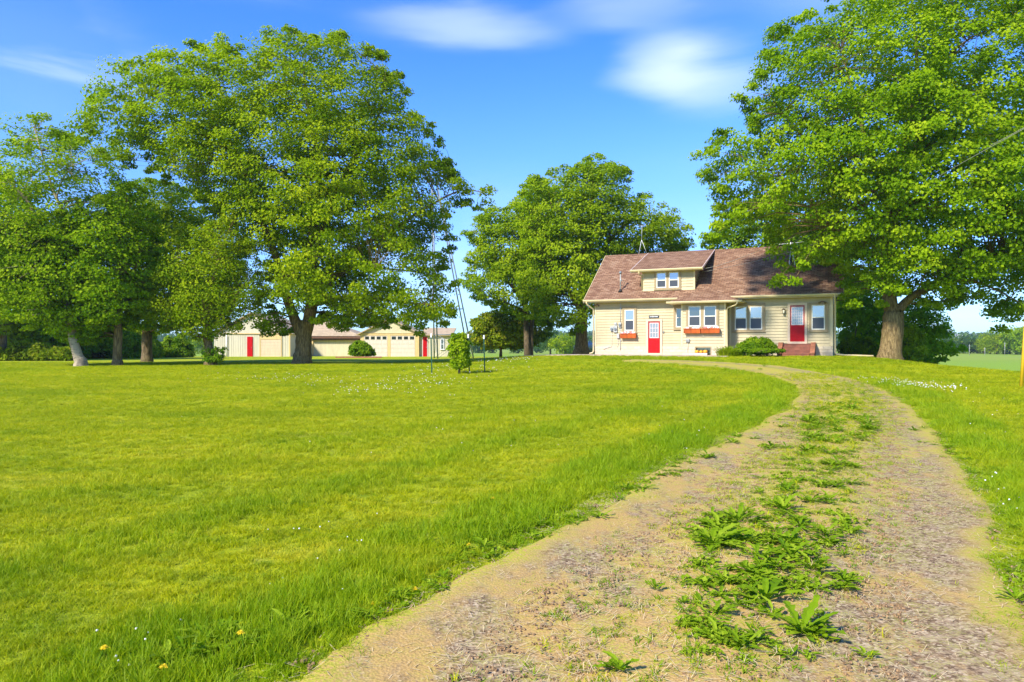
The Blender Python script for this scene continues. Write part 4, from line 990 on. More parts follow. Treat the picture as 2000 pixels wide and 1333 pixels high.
def tree(name, label, base, Y, crown, trunk, seed, leaf='leafA', bark='bark', holes=(), n=420, per=85, L=.17, cr=.75, flat=.5,
         thick=1.0, group=None, cat='tree', twigs=.35, hollow=.45, limb_r=.16, maxT=7.0, yb=None, nlimb=9, extra_limbs=()):
    """crown: outline in photo pixels at depth Y; trunk: list of polylines [(px,py,radius_m,dy)...]"""
    rs = np.random.RandomState(seed); rnd = random.Random(seed)
    bx = X_(base[0], Y); bz = Hs(bx, Y); o = Vector((bx, Y, bz))
    t = empty(name, o, 0, label, cat, group)
    poly = [(X_(a, Y), Z_(b, Y)) for a, b in crown]
    A = np.array(poly); lo, hi = A.min(0), A.max(0)
    cand = lo+(hi-lo)*rs.rand(n*60, 2); ins, D = poly_dist(cand, poly); cand, D = cand[ins], D[ins]
    if len(holes):
        keep = np.ones(len(cand), bool)
        for hx, hy, hr in holes:
            c = np.array((X_(hx, Y), Z_(hy, Y))); keep &= np.linalg.norm(cand-c, axis=1) > hr/F*Y*.95+cr*.35
        cand, D = cand[keep], D[keep]
    Rm = min(D.max(), maxT/thick)
    T = np.sqrt(np.clip(Rm*Rm-(Rm-np.minimum(D, Rm))**2, 0, None))*thick+.15
    k = cand.shape[0]
    s = rs.uniform(-1, 1, k); s = np.sign(s)*np.abs(s)**(1-hollow)          # pushed towards the outer shell
    C = np.stack([cand[:, 0], Y+s*T, cand[:, 1]], -1)
    # weight by thickness so that the volume is filled evenly, then keep a spread-out subset
    pick = rs.rand(k) < (T/T.max())*.5+.5; C, D = C[pick], D[pick]
    sel = []; cell = {}; g = cr*.5; n = int(n*1.45)
    for i in range(len(C)):
        if len(sel) >= n: break
        key = tuple((C[i]/g).astype(int))
        if key in cell: continue
        cell[key] = 1; sel.append(i)
    C, D = C[sel], D[sel]; m = len(C)
    C[:, 2] = np.maximum(C[:, 2], bz+.35)
    edge = np.clip(D/(cr*1.1), .5, 1); ow = C-np.array((C[:, 0].mean(), Y, C[:, 2].min()*.6+C[:, 2].max()*.4)); ow /= np.linalg.norm(ow, axis=1)[:, None]+1e-6
    R = np.stack([cr*edge, cr*edge, cr*flat*edge], -1)*(.75+.5*rs.rand(m, 1))
    ct = np.clip(.46+rs.normal(0, .19, m), .05, .98)
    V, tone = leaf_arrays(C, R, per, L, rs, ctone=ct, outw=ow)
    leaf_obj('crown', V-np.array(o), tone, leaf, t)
    # trunk and main limbs
    mb = MB(); skel = []
    for pl in trunk:
        pts = [Vector((X_(a, Y), Y+dy, Z_(b, Y))) for a, b, r, dy in pl]; rr = [r for _, _, r, _ in pl]
        if pl is trunk[0]:
            pts[0].z = bz-.15; pts.insert(1, Vector((pts[0].x*.93+pts[1].x*.07, pts[0].y, bz+.22))); rr = [rr[0]*1.32, rr[0]*1.06]+rr[1:]
        Q = curve_pts(pts, 5); rq = list(np.interp(np.linspace(0, 1, len(Q)), np.linspace(0, 1, len(rr)), rr))
        mb.tube([q-o for q in Q], rq, 14 if rr[0] > .25 else 8, rng=rnd, jit=.05)
        skel += [(q, r) for q, r in zip(Q, rq)][2 if pl is trunk[0] else 0:]
    # limbs reaching through the crown
    sk = [s_ for s_ in skel if s_[0].z > lo[1]+(hi-lo)[1]*.12] or skel[-3:]
    tg = []; ii = rs.permutation(m)
    for i in ii:
        if all(np.linalg.norm(C[i]-C[j]) > (hi-lo).mean()*.2 for j in tg): tg.append(i)
        if len(tg) >= nlimb: break
    for i in tg:
        e = Vector(C[i]); best = min(sk, key=lambda s_: (s_[0]-e).length+max(0, s_[0].z-e.z+1.5)*1.6); p0, r0 = best
        mid = p0.lerp(e, .5)+Vector((rnd.uniform(-.5, .5), rnd.uniform(-.5, .5), .12*(e-p0).length)); r = min(r0*.6, limb_r)
        Q = curve_pts([p0, p0.lerp(mid, .5)+Vector((0, 0, .25)), mid, e], 4); rq = [r*(1-.85*k_/(len(Q)-1)) for k_ in range(len(Q))]
        mb.tube([q-o for q in Q], rq, 6, cap=False, rng=rnd, jit=.04); skel += list(zip(Q, rq))[4:]
    SP = np.array([list(s_[0]) for s_ in skel])
    for i in rs.permutation(m)[:int(m*twigs)]:
        e = C[i]; dd = np.linalg.norm(SP-e, axis=1)+np.maximum(0, SP[:, 2]-e[2])*.8; j = int(dd.argmin()); p0 = Vector(SP[j]); e = Vector(e)
        if (e-p0).length > 6: continue
        mid = p0.lerp(e, .55)+Vector((rnd.uniform(-.2, .2), rnd.uniform(-.2, .2), .1*(e-p0).length)); r = max(.014, min(skel[j][1]*.5, .05))
        mb.tube([p0-o, mid-o, e-o], [r, r*.65, r*.25], 4, cap=False)
    mb.build('trunk', M[bark], t)
    return t

# the big maple on the left
tree('maple_tree', 'huge spreading maple in front of the sheds, thick forked trunk with tan limb', (590, 712), 41.5,
     [(165, 205), (185, 180), (215, 178), (240, 150), (262, 128), (300, 125), (322, 105), (345, 115), (372, 105), (392, 90), (425, 102), (440, 78), (462, 98), (490, 96), (520, 92), (545, 70), (578, 62), (612, 82), (645, 70), (690, 76), (712, 95), (748, 100),
      (768, 140), (790, 150), (800, 190), (815, 222), (850, 240), (862, 285), (885, 330), (900, 352), (940, 358), (985, 372), (975, 395), (940, 400), (925, 430), (900, 395), (885, 420), (890, 470), (870, 520), (895, 545), (905, 600), (890, 628), (860, 640),
      (820, 655), (770, 640), (700, 640), (640, 645), (600, 625), (560, 655), (520, 655), (500, 620), (520, 570), (500, 520), (470, 470), (440, 430), (400, 410), (350, 380), (300, 330), (250, 330), (190, 300), (150, 300), (130, 270), (180, 240)],
     [[(590, 712, .52, 0), (592, 685, .45, 0), (594, 655, .42, 0), (600, 628, .40, 0)],
      [(588, 650, .34, 0), (572, 615, .27, 0), (556, 565, .24, -.1), (542, 500, .20, -.4), (518, 430, .17, -.8), (500, 380, .13, -1), (470, 320, .08, -1.3), (430, 240, .04, -1.5)],
      [(602, 632, .36, 0), (608, 570, .30, .4), (606, 480, .26, .4), (612, 400, .22, .5), (618, 320, .17, .6), (600, 220, .1, .4), (590, 130, .05, .2)],
      [(606, 500, .20, .4), (640, 420, .18, 0), (668, 360, .15, -.3), (720, 280, .1, -.6), (760, 200, .04, -.8)],
      [(607, 560, .2, .3), (650, 520, .15, .3), (720, 470, .12, .2), (780, 440, .1, 0), (830, 410, .07, -.3), (900, 375, .04, -.3), (950, 380, .02, -.3)],
      [(604, 600, .16, 0), (660, 585, .12, -.8), (760, 590, .08, -1.5), (850, 600, .04, -1.8)]], 11, 'leafA', 'bark',
     holes=[(852, 372, 20), (735, 500, 16), (700, 545, 12), (845, 470, 20), (775, 520, 16), (820, 560, 16), (445, 385, 9), (690, 330, 8), (480, 210, 7), (660, 160, 6), (300, 200, 7), (210, 225, 8), (560, 610, 7), (880, 575, 9), (770, 395, 10), (905, 430, 8), (540, 300, 7), (640, 470, 7), (250, 280, 7)],
     n=1150, per=112, L=.145, cr=.82, thick=.8, maxT=5.0, nlimb=14, limb_r=.16, twigs=.5)

# the big tree on the right
tree('maple_tree', 'towering maple beside the house end with massive straight trunk, crown leaving the frame', (1738, 708), 38.5,
     [(1362, 318), (1370, 275), (1395, 262), (1420, 238), (1448, 248), (1468, 258), (1478, 215), (1470, 195), (1440, 175), (1450, 150), (1478, 140), (1482, 95), (1500, 85), (1505, 55), (1545, 45), (1560, 18), (1600, 10), (1620, -15), (1680, -45), (1750, -80), (1850, -110),
      (1950, -100), (2050, -60), (2130, 0), (2200, 90), (2240, 200), (2230, 330), (2200, 450), (2180, 560), (2130, 620), (2060, 640), (2000, 645), (1955, 648), (1925, 630), (1900, 600), (1880, 590), (1850, 600), (1800, 600), (1760, 580), (1700, 600), (1660, 595), (1655, 560), (1640, 520), (1570, 515),
      (1550, 545), (1530, 560), (1515, 545), (1525, 510), (1512, 490), (1530, 470), (1500, 440), (1470, 455), (1440, 440), (1400, 470), (1370, 475), (1385, 430), (1410, 400), (1400, 370), (1385, 345)],
     [[(1738, 708, .58, 0), (1740, 680, .53, 0), (1744, 640, .51, 0), (1745, 610, .48, 0)],
      [(1743, 612, .36, 0), (1738, 560, .33, .2), (1738, 480, .29, .3), (1742, 400, .24, .3), (1760, 300, .19, .2), (1785, 200, .14, 0), (1790, 100, .08, 0), (1780, 0, .04, 0)],
      [(1755, 605, .24, 0), (1785, 575, .20, -.2), (1850, 540, .17, -.6), (1930, 500, .16, -1), (2020, 440, .1, -1.3), (2100, 400, .04, -1.3)],
      [(1740, 470, .2, .3), (1700, 420, .16, 0), (1650, 370, .13, -.3), (1600, 320, .1, -.6), (1540, 260, .06, -.9), (1490, 200, .03, -1)],
      [(1738, 500, .19, 0), (1690, 480, .15, -.8), (1630, 465, .12, -1.3), (1580, 440, .1, -1.6), (1548, 400, .07, -1.8), (1500, 360, .04, -1.8)],
      [(1745, 380, .17, 0), (1790, 300, .14, .3), (1820, 200, .1, .6), (1860, 120, .05, .8)],
      [(1745, 420, .16, 0), (1720, 330, .12, .5), (1690, 200, .08, 1), (1660, 80, .03, 1)]], 23, 'leafB', 'bark',
     holes=[(1920, 330, 13), (1965, 375, 24), (1935, 165, 10), (1975, 300, 18), (1950, 240, 12), (1925, 640, 16), (1985, 590, 12), (1445, 262, 8), (1475, 310, 8), (1500, 300, 7), (1620, 130, 5), (1660, 70, 5), (1960, 210, 10), (1545, 120, 6), (1600, 200, 5)],
     n=1400, per=122, L=.155, cr=.85, thick=.85, maxT=6, nlimb=16, limb_r=.16, twigs=.5)

# tall tree behind the house end
tree('maple_tree', 'broad maple behind the meter end of the house, thick trunk flaring at the ground', (1136, 693), 56,
     [(1020, 360), (1045, 345), (1075, 332), (1095, 330), (1130, 318), (1165, 303), (1185, 315), (1215, 320), (1230, 345), (1240, 372), (1265, 380), (1290, 398), (1312, 405), (1335, 430), (1352, 462), (1345, 490), (1300, 500), (1240, 510), (1195, 520), (1180, 560), (1165, 610), (1150, 650), (1120, 655), (1085, 640), (1060, 640), (1030, 610), (1010, 560), (1020, 500), (1010, 430)],
     [[(1136, 693, .62, 0), (1136, 675, .50, 0), (1136, 650, .43, 0), (1137, 620, .40, 0)], [(1137, 622, .36, 0), (1140, 560, .3, .3), (1148, 480, .24, .3), (1155, 400, .15, .3), (1160, 330, .05, .3)],
      [(1136, 610, .24, 0), (1110, 570, .17, -.5), (1080, 520, .12, -1), (1050, 460, .06, -1)], [(1142, 540, .2, 0), (1190, 470, .14, 0), (1240, 430, .1, 0), (1300, 440, .04, 0)]], 31, 'leafC', 'bark',
     holes=[(1090, 590, 8), (1120, 600, 7), (1265, 400, 5), (1110, 640, 6), (1075, 645, 8)], n=640, per=92, L=.17, cr=.95, thick=.8, maxT=5.0, nlimb=10, twigs=.4, group='trees between the garage and the house')
tree('maple_tree', 'tree with twin dark trunks between the small olive tree and the house', (1032, 693), 60,
     [(905, 455), (925, 428), (950, 410), (985, 392), (1010, 378), (1030, 352), (1060, 350), (1085, 370), (1100, 410), (1105, 470), (1100, 540), (1090, 600), (1060, 625), (1020, 625), (985, 610), (960, 600), (935, 590), (905, 570), (900, 545), (925, 520), (905, 505), (930, 480)],
     [[(1030, 693, .27, 0), (1029, 670, .24, 0), (1028, 640, .22, .1), (1026, 590, .2, .2), (1022, 540, .17, .2), (1015, 470, .1, .2), (1010, 410, .04, 0)], [(1036, 694, .26, .3), (1037, 670, .22, .3), (1040, 620, .18, .3), (1055, 560, .14, .3), (1075, 500, .08, 0)],
      [(1026, 600, .15, 0), (1000, 560, .12, -.3), (965, 520, .08, -.5), (930, 480, .03, -.6)], [(1028, 610, .12, 0), (985, 590, .08, 0), (940, 575, .03, 0)]], 37, 'leafC', 'bark2',
     holes=[(990, 560, 7), (1010, 580, 8), (1040, 590, 10), (960, 560, 7), (940, 530, 6), (1000, 470, 5)], n=430, per=84, L=.17, cr=.9, thick=.8, maxT=4.5, nlimb=9, twigs=.45, group='trees between the garage and the house')
tree('crabapple_tree', 'small low olive and rust tinted tree with thin dark trunk in the lawn', (978, 695), 64,
     [(920, 640), (925, 620), (950, 612), (975, 603), (1005, 605), (1040, 612), (1075, 622), (1085, 640), (1070, 660), (1050, 672), (1020, 682), (995, 680), (965, 682), (935, 680), (918, 662)],
     [[(978, 696, .13, 0), (978, 682, .11, 0), (976, 668, .10, 0)], [(977, 672, .08, 0), (960, 655, .06, 0), (945, 645, .03, 0)], [(977, 672, .09, 0), (1000, 655, .06, 0), (1030, 645, .03, 0)]], 41, 'leafE', 'bark2',
     n=230, per=60, L=.2, cr=.75, thick=1.0, maxT=3.5, nlimb=5, twigs=.4, group='trees between the garage and the house')

# the group on the left
tree('birch_tree', 'leaning white barked birch at the left with ragged open top', (157, 719), 37,
     [(-110, 330), (-60, 300), (-20, 300), (20, 310), (30, 280), (15, 245), (40, 228), (60, 215), (85, 222), (105, 250), (140, 262), (165, 275), (200, 290), (235, 320), (240, 380), (215, 430), (190, 470), (170, 540), (175, 600), (150, 645), (90, 650), (40, 640), (0, 600), (-60, 560), (-120, 480), (-130, 400)],
     [[(158, 719, .29, 0), (154, 700, .25, 0), (149, 685, .22, 0), (141, 655, .2, 0), (136, 620, .17, .1)], [(137, 625, .16, 0), (118, 560, .13, 0), (95, 480, .11, -.2), (70, 410, .09, -.3), (40, 370, .06, -.4), (0, 330, .03, -.4)],
      [(130, 590, .12, 0), (128, 500, .1, .2), (118, 420, .08, .2), (100, 360, .06, 0), (70, 260, .03, 0)], [(110, 530, .08, -.5), (90, 500, .06, -1.2), (60, 470, .04, -1.6), (30, 450, .02, -1.8)]], 51, 'leafC', 'birch',
     holes=[(130, 300, 9), (60, 330, 7), (180, 400, 8), (20, 390, 6), (195, 340, 9)], n=470, per=62, L=.13, cr=.7, thick=.7, maxT=4.5, nlimb=8, limb_r=.06, twigs=.5, group='trees at the left of the lawn')
tree('linden_tree', 'bushy light green tree on a slim straight brown trunk between birch and darker trunk', (229, 718), 38,
     [(-20, 470), (20, 440), (60, 430), (90, 415), (120, 408), (160, 415), (190, 375), (215, 385), (250, 345), (290, 365), (300, 440), (310, 500), (300, 560), (290, 620), (270, 645), (240, 640), (215, 655), (180, 668), (150, 672), (110, 655), (60, 620), (0, 600), (-30, 540)],
     [[(229, 718, .25, 0), (229, 700, .22, 0), (230, 670, .21, 0), (231, 640, .20, 0)], [(231, 645, .19, 0), (228, 570, .15, 0), (235, 480, .1, 0), (240, 420, .04, 0)], [(230, 620, .1, 0), (180, 570, .07, -.6), (120, 520, .04, -1)], [(230, 600, .1, 0), (270, 540, .07, -.4), (285, 470, .03, -.5)]], 53, 'leafB', 'bark',
     holes=[], n=520, per=84, L=.145, cr=.75, thick=.75, maxT=4.2, nlimb=8, limb_r=.08, twigs=.3, group='trees at the left of the lawn')
tree('linden_tree', 'yellow green tree on a short stout trunk, set back behind the slim trunk', (288, 705), 47,
     [(220, 470), (235, 400), (260, 355), (290, 345), (330, 350), (370, 360), (405, 375), (440, 400), (472, 430), (478, 500), (450, 580), (430, 620), (390, 640), (340, 650), (300, 652), (262, 645), (240, 600), (225, 540)],
     [[(287, 705, .34, 0), (287, 690, .31, 0), (287, 665, .30, 0), (288, 645, .29, 0)], [(288, 650, .26, 0), (295, 580, .2, 0), (310, 500, .12, 0), (320, 420, .04, 0)], [(288, 630, .15, 0), (250, 560, .1, 0), (245, 490, .04, 0)], [(290, 620, .15, 0), (350, 560, .1, 0), (400, 500, .04, 0)]], 59, 'leafC', 'bark2',
     holes=[(385, 400, 8), (420, 450, 7)], n=460, per=84, L=.16, cr=.85, thick=.8, maxT=4.8, nlimb=7, twigs=.3, group='trees at the left of the lawn')
tree('birch_tree', 'dark leaved weeping birch with airy hanging twigs nearest the big maple', (412, 716), 39,
     [(310, 530), (330, 500), (345, 465), (372, 470), (385, 435), (410, 445), (425, 410), (440, 432), (460, 425), (470, 465), (500, 470), (495, 500), (530, 520), (510, 545), (535, 575), (505, 590), (515, 625), (480, 620), (472, 655), (445, 640), (430, 672), (405, 655), (380, 668), (360, 640), (330, 652), (318, 620), (290, 610), (312, 575)],
     [[(411, 716, .29, 0), (410, 700, .24, 0), (408, 680, .22, 0), (404, 660, .2, 0)], [(405, 662, .17, 0), (410, 600, .13, 0), (418, 540, .09, 0), (440, 470, .05, 0), (462, 420, .02, 0)], [(406, 650, .1, 0), (450, 600, .07, -.3), (490, 550, .03, -.5)], [(406, 640, .1, 0), (370, 580, .06, -.3), (350, 520, .03, -.5)]], 61, 'leafA', 'bark',
     holes=[(500, 530, 8), (480, 500, 7), (470, 560, 6), (505, 590, 8), (350, 500, 4)], n=330, per=60, L=.11, cr=.6, flat=.8, thick=.8, maxT=3.4, nlimb=8, limb_r=.05, twigs=.7, group='trees at the left of the lawn')
tree('birch_sprouts', 'leafy sprouts growing round the foot of the weeping birch', (416, 712), 38.4,
     [(395, 705), (398, 685), (412, 678), (430, 682), (440, 676), (438, 690), (436, 702), (425, 712), (405, 713)], [[(416, 714, .02, 0), (418, 700, .015, 0), (424, 684, .01, 0)], [(414, 714, .015, 0), (408, 700, .012, 0), (404, 688, .006, 0)]], 62, 'leafD', 'bark2',
     n=30, per=26, L=.11, cr=.3, flat=.8, nlimb=3, maxT=.6, cat='sprouts')
tree('linden_tree', 'leafy tree at the left frame edge, its dark trunk standing just inside', (4, 700), 52,
     [(-250, 380), (-150, 300), (-60, 290), (0, 320), (40, 360), (60, 420), (70, 500), (60, 580), (40, 640), (0, 655), (-60, 650), (-160, 640), (-240, 560)],
     [[(4, 702, .33, 0), (4, 680, .3, 0), (4, 650, .28, 0), (2, 620, .26, 0)], [(2, 625, .24, 0), (-10, 540, .18, 0), (-30, 440, .1, 0), (-40, 350, .04, 0)]], 67, 'leafA', 'bark2', n=420, per=80, L=.19, cr=.95, thick=.8, maxT=4.8, nlimb=7, twigs=.2, group='trees at the left of the lawn')
# undergrowth band behind the left group: separate shrubs
for i, (px, Y, w, top_, lf, lab) in enumerate((
        (-60, 60, 110, 612, 'leafD', 'dark shrub at the frame edge behind the left trees'), (40, 58, 120, 618, 'leafA', 'mid green shrub behind the birch, against the wood edge'),
        (130, 61, 110, 608, 'leafD', 'deep green tall shrub directly behind the leaning birch'), (205, 63, 105, 625, 'leafD', 'dark rounded shrub seen between birch and slim trunk'),
        (262, 66, 80, 640, 'leafA', 'low green shrub seen between the slim and the stout trunk'), (330, 70, 70, 655, 'leafD', 'olive low branched bush beyond the stout trunk'),
        (72, 52, 120, 672, 'leafE', 'rust and yellow tinted weeds clump at the left lawn edge'))):
    b0 = 700 if i < 6 else 708
    rj = random.Random(i*7+1); jy = lambda a: rj.uniform(-a, a); sh = [(px-w*.6, b0-2), (px-w*.6, (b0+top_)/2+jy(8)), (px-w*.42, top_+14+jy(7)), (px-w*.25, top_+8+jy(9)), (px-w*.1, top_+10+jy(8)), (px+w*.05, top_+jy(6)), (px+w*.2, top_+9+jy(9)), (px+w*.35, top_+6+jy(9)), (px+w*.55, (b0+top_)/2+jy(9)), (px+w*.6, b0-2), (px, b0)]
    tree('shrub', lab, (px, b0), Y, sh, [[(px, b0, .08, 0), (px, b0-15, .06, 0), (px+4, (b0+top_)/2, .04, 0)]], 70+i, lf, 'bark2', n=170, per=75, L=.22, cr=1.0, flat=.7, thick=1.0, maxT=2.6, nlimb=4, twigs=.1, cat='shrub', group='shrubs behind the left trees')

# behind the house and beside the right trunk
tree('maple_tree', 'dark green tree behind the roof, under the big maple limbs', (1500, 690), 62,
     [(1380, 470), (1400, 430), (1430, 400), (1470, 385), (1520, 380), (1570, 390), (1620, 410), (1660, 450), (1690, 500), (1700, 560), (1680, 620), (1640, 640), (1560, 640), (1480, 630), (1420, 560), (1385, 510)],
     [[(1540, 692, .4, 0), (1540, 660, .36, 0), (1540, 600, .33, 0)], [(1540, 605, .3, 0), (1530, 520, .2, 0), (1520, 430, .06, 0)], [(1540, 600, .2, 0), (1470, 520, .12, 0), (1420, 460, .04, 0)]], 81, 'leafD', 'bark2', holes=[(1430, 430, 6)],
     n=460, per=75, L=.23, cr=1.1, thick=.8, maxT=5.5, nlimb=7, twigs=.3)
for i, (nm, lab, base, Y, sh, lf, kw) in enumerate((
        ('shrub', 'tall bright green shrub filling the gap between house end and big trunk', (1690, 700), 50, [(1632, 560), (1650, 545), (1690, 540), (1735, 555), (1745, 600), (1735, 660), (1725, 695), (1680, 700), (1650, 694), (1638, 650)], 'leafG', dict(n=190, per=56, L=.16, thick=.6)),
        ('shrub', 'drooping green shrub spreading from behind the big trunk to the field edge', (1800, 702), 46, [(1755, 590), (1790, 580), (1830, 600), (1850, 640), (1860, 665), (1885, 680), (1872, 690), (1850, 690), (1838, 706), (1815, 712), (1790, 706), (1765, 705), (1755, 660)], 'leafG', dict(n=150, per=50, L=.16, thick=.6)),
        ('shrub', 'sunlit yellow green shrub hugging the field side of the big trunk', (1778, 704), 42.5, [(1762, 640), (1775, 636), (1795, 655), (1800, 680), (1795, 702), (1765, 704)], 'leafC', dict(n=80)),
        ('shrub', 'dark low shrub at the end of the downspout by the house', (1668, 696), 47, [(1642, 660), (1668, 655), (1700, 662), (1715, 680), (1712, 698), (1670, 698), (1645, 694)], 'leafA', dict(n=80, per=50, L=.15, thick=.6)))):
    px, py = base
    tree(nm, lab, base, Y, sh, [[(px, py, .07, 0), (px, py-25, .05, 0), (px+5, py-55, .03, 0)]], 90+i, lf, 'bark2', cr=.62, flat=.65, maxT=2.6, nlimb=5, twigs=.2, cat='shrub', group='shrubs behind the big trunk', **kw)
tree('maple_branch', 'dead tan leaf tuft hanging from the crotch of the big trunk', (1776, 640), 38.1, [(1770, 590), (1780, 588), (1786, 605), (1782, 635), (1776, 642), (1771, 620)], [[(1776, 640, .01, 0), (1776, 600, .01, 0)]], 96, 'leafE', 'bark2', n=14, per=20, L=.12, cr=.2, flat=1.2, nlimb=1, maxT=.3, cat='dead leaves') if False else None

# planted shrubs and the vine
tree('vine', 'yellow green vine column climbing between the green posts', (897, 726), 27.6,
     [(880, 715), (879, 690), (876, 668), (884, 655), (896, 650), (908, 654), (916, 670), (914, 690), (916, 712), (908, 726), (886, 726)], [[(897, 727, .04, 0), (896, 700, .03, 0), (897, 665, .02, 0)]], 101, 'leafC', 'bark2',
     n=85, per=36, L=.10, cr=.22, flat=.9, thick=1.0, maxT=.45, nlimb=4, cat='vine')
tree('shrub', 'round dark green shrub growing in front of the first garage door', (708, 698), 67, [(684, 690), (684, 676), (694, 669), (706, 667), (718, 671), (727, 680), (734, 692), (720, 698), (692, 698)], [[(708, 698, .05, 0), (708, 690, .04, 0), (710, 680, .03, 0)]], 103, 'leafD', 'bark2',
     n=110, per=46, L=.17, cr=.42, flat=.8, thick=1.0, maxT=1.1, nlimb=4, cat='shrub')
tree('shrub', 'glossy rounded shrub between the bay downspout and the entry steps', (1478, 699), 40.2, [(1436, 690), (1440, 675), (1458, 665), (1480, 659), (1500, 664), (1512, 675), (1516, 692), (1500, 700), (1450, 700)], [[(1478, 700, .04, 0), (1478, 688, .03, 0), (1480, 672, .02, 0)]], 105, 'leafD', 'bark2',
     n=170, per=60, L=.10, cr=.34, flat=.8, thick=.9, maxT=.8, nlimb=4, cat='shrub')
tree('shrub', 'low spreading shrub at the foot of the entry steps', (1498, 702), 39.0, [(1462, 698), (1470, 690), (1490, 687), (1515, 689), (1530, 696), (1528, 703), (1470, 703)], [[(1498, 703, .03, 0), (1498, 696, .02, 0)]], 107, 'leafD', 'bark2',
     n=90, per=60, L=.08, cr=.28, flat=.6, thick=.9, maxT=.5, nlimb=3, cat='shrub')
# lilies: arching strap leaves
def lilies(px, py, w, h, label, seed, nb=260):
    x, y = X_(px, 40.2), 40.2; z = Hs(x, y); t = empty('day_lilies', (x, y, z), 0, label, 'lilies'); rs = random.Random(seed); V = []; Fs = []; T = []
    for i in range(nb):
        a = rs.uniform(0, 6.28); r0 = rs.uniform(0, w*.4); bx = r0*math.cos(a); by_ = r0*math.sin(a)*.5; le = rs.uniform(.6, 1.05)*h; a2 = a+rs.uniform(-.8, .8); wd = rs.uniform(.014, .024)
        pr = None; lean = rs.uniform(.25, .8)
        for k in range(5):
            u = k/4; rr_ = le*lean*u**1.6; zz = le*(u-.45*lean*u*u*1.1); ww = wd*(1-u**3)+.001
            c = (bx+rr_*math.cos(a2), by_+rr_*math.sin(a2), zz); s = (-math.sin(a2)*ww, math.cos(a2)*ww); b = len(V)
            V += [(c[0]-s[0], c[1]-s[1], c[2]), (c[0]+s[0], c[1]+s[1], c[2])]
            if k: Fs.append((b-2, b-1, b+1, b)); T.append(.3+.5*rs.random())
    link_mesh('leaves', np_mesh('leaves', np.array(V), np.array(Fs), False, [('tone', 'FACE', np.array(T))]), M['leafA'], t)
lilies(1420, 699, 1.4, .75, 'clump of arching strap leaved lilies at the bay corner downspout', 5, 420)
lilies(1445, 700, .8, .5, 'smaller lily clump between the downspout clump and the glossy shrub', 6, 220)

# distant trees: individually placed, coarser leaves
ft = []
def far_tree(px, pyb, Y, h, w, lf, seed, label, group='trees along the far field'):
    rs = np.random.RandomState(seed); x = X_(px, Y); z = Hs(x, Y); t = empty('field_tree', (x, Y, z), 0, label, 'tree', group)
    k = 46; C = rs.normal(size=(k, 3)); C /= np.linalg.norm(C, axis=1)[:, None]; C *= rs.rand(k, 1)**.35
    C = C*np.array((w*.42, w*.42, h*.46))+np.array((0, 0, h*.50)); R = np.full((k, 3), w*.17)*np.array((1, 1, .75))
    V, tone = leaf_arrays(C, R, 46, w*.055, rs, ctone=np.clip(.45+rs.normal(0, .2, k), 0, 1)); leaf_obj('crown', V, tone, lf, t)
    MB().tube([(0, 0, -.3), (0, 0, h*.3), (.1, 0, h*.6)], [w*.04, w*.03, w*.015], 6).build('trunk', M['bark2'], t)
rr = random.Random(17)
spots = [(1846, 'round'), (1858, 'dark'), (1869, 'pale'), (1882, 'dark'), (1896, 'low'), (1909, 'round'), (1922, 'pale'), (1934, 'tall'), (1947, 'tall'), (1960, 'round'), (1972, 'tall'), (1985, 'broad'), (1998, 'tall'), (2012, 'broad')]
seq = ['first', 'second', 'third', 'fourth', 'fifth', 'sixth', 'seventh', 'eighth', 'ninth', 'tenth', 'eleventh', 'twelfth', 'thirteenth', 'fourteenth']
for i, (px, kd) in enumerate(spots):
    Y = 300-i*3+rr.uniform(-8, 8); hh = {'round': 7.2, 'dark': 7.0, 'pale': 6.2, 'low': 5.0, 'tall': 9.0, 'broad': 9.5}[kd]+max(0, i-8)*.4
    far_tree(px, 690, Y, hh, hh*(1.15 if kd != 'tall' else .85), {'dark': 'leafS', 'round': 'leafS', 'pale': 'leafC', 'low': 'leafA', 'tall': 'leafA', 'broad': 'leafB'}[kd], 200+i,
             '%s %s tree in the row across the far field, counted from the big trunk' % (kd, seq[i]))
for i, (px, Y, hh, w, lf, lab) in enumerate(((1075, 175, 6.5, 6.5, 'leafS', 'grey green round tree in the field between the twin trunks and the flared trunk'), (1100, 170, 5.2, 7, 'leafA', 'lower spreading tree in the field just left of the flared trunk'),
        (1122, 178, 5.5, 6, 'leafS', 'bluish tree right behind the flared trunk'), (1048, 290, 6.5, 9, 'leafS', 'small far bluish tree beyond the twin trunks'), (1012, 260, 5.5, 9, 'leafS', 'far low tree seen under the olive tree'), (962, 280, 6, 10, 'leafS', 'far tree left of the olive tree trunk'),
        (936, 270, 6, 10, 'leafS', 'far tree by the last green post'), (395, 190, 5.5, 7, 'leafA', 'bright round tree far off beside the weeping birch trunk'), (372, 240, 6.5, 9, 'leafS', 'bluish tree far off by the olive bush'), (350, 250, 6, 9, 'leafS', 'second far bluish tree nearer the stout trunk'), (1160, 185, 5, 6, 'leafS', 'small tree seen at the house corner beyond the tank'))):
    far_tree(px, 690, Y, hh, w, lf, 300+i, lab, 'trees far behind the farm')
# wooded hills: nobody could count these crowns
def woods():
    rs = np.random.RandomState(9); n = 2600; Y = 560+rs.rand(n)**1.1*900; X = (rs.rand(n)*2-1)*Y*.85+0*Y
    C = np.stack([X, Y, H(X, Y)+4.5+rs.rand(n)*3], -1); R = np.stack([6+rs.rand(n)*5]*2+[4.5+rs.rand(n)*2.5], -1)
    V, tone = leaf_arrays(C, R, 26, 3.6, rs, ctone=np.clip(.4+rs.normal(0, .22, n), 0, 1))
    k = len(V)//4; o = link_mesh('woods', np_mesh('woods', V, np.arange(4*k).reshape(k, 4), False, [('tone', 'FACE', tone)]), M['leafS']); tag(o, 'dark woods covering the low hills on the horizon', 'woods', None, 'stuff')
woods()
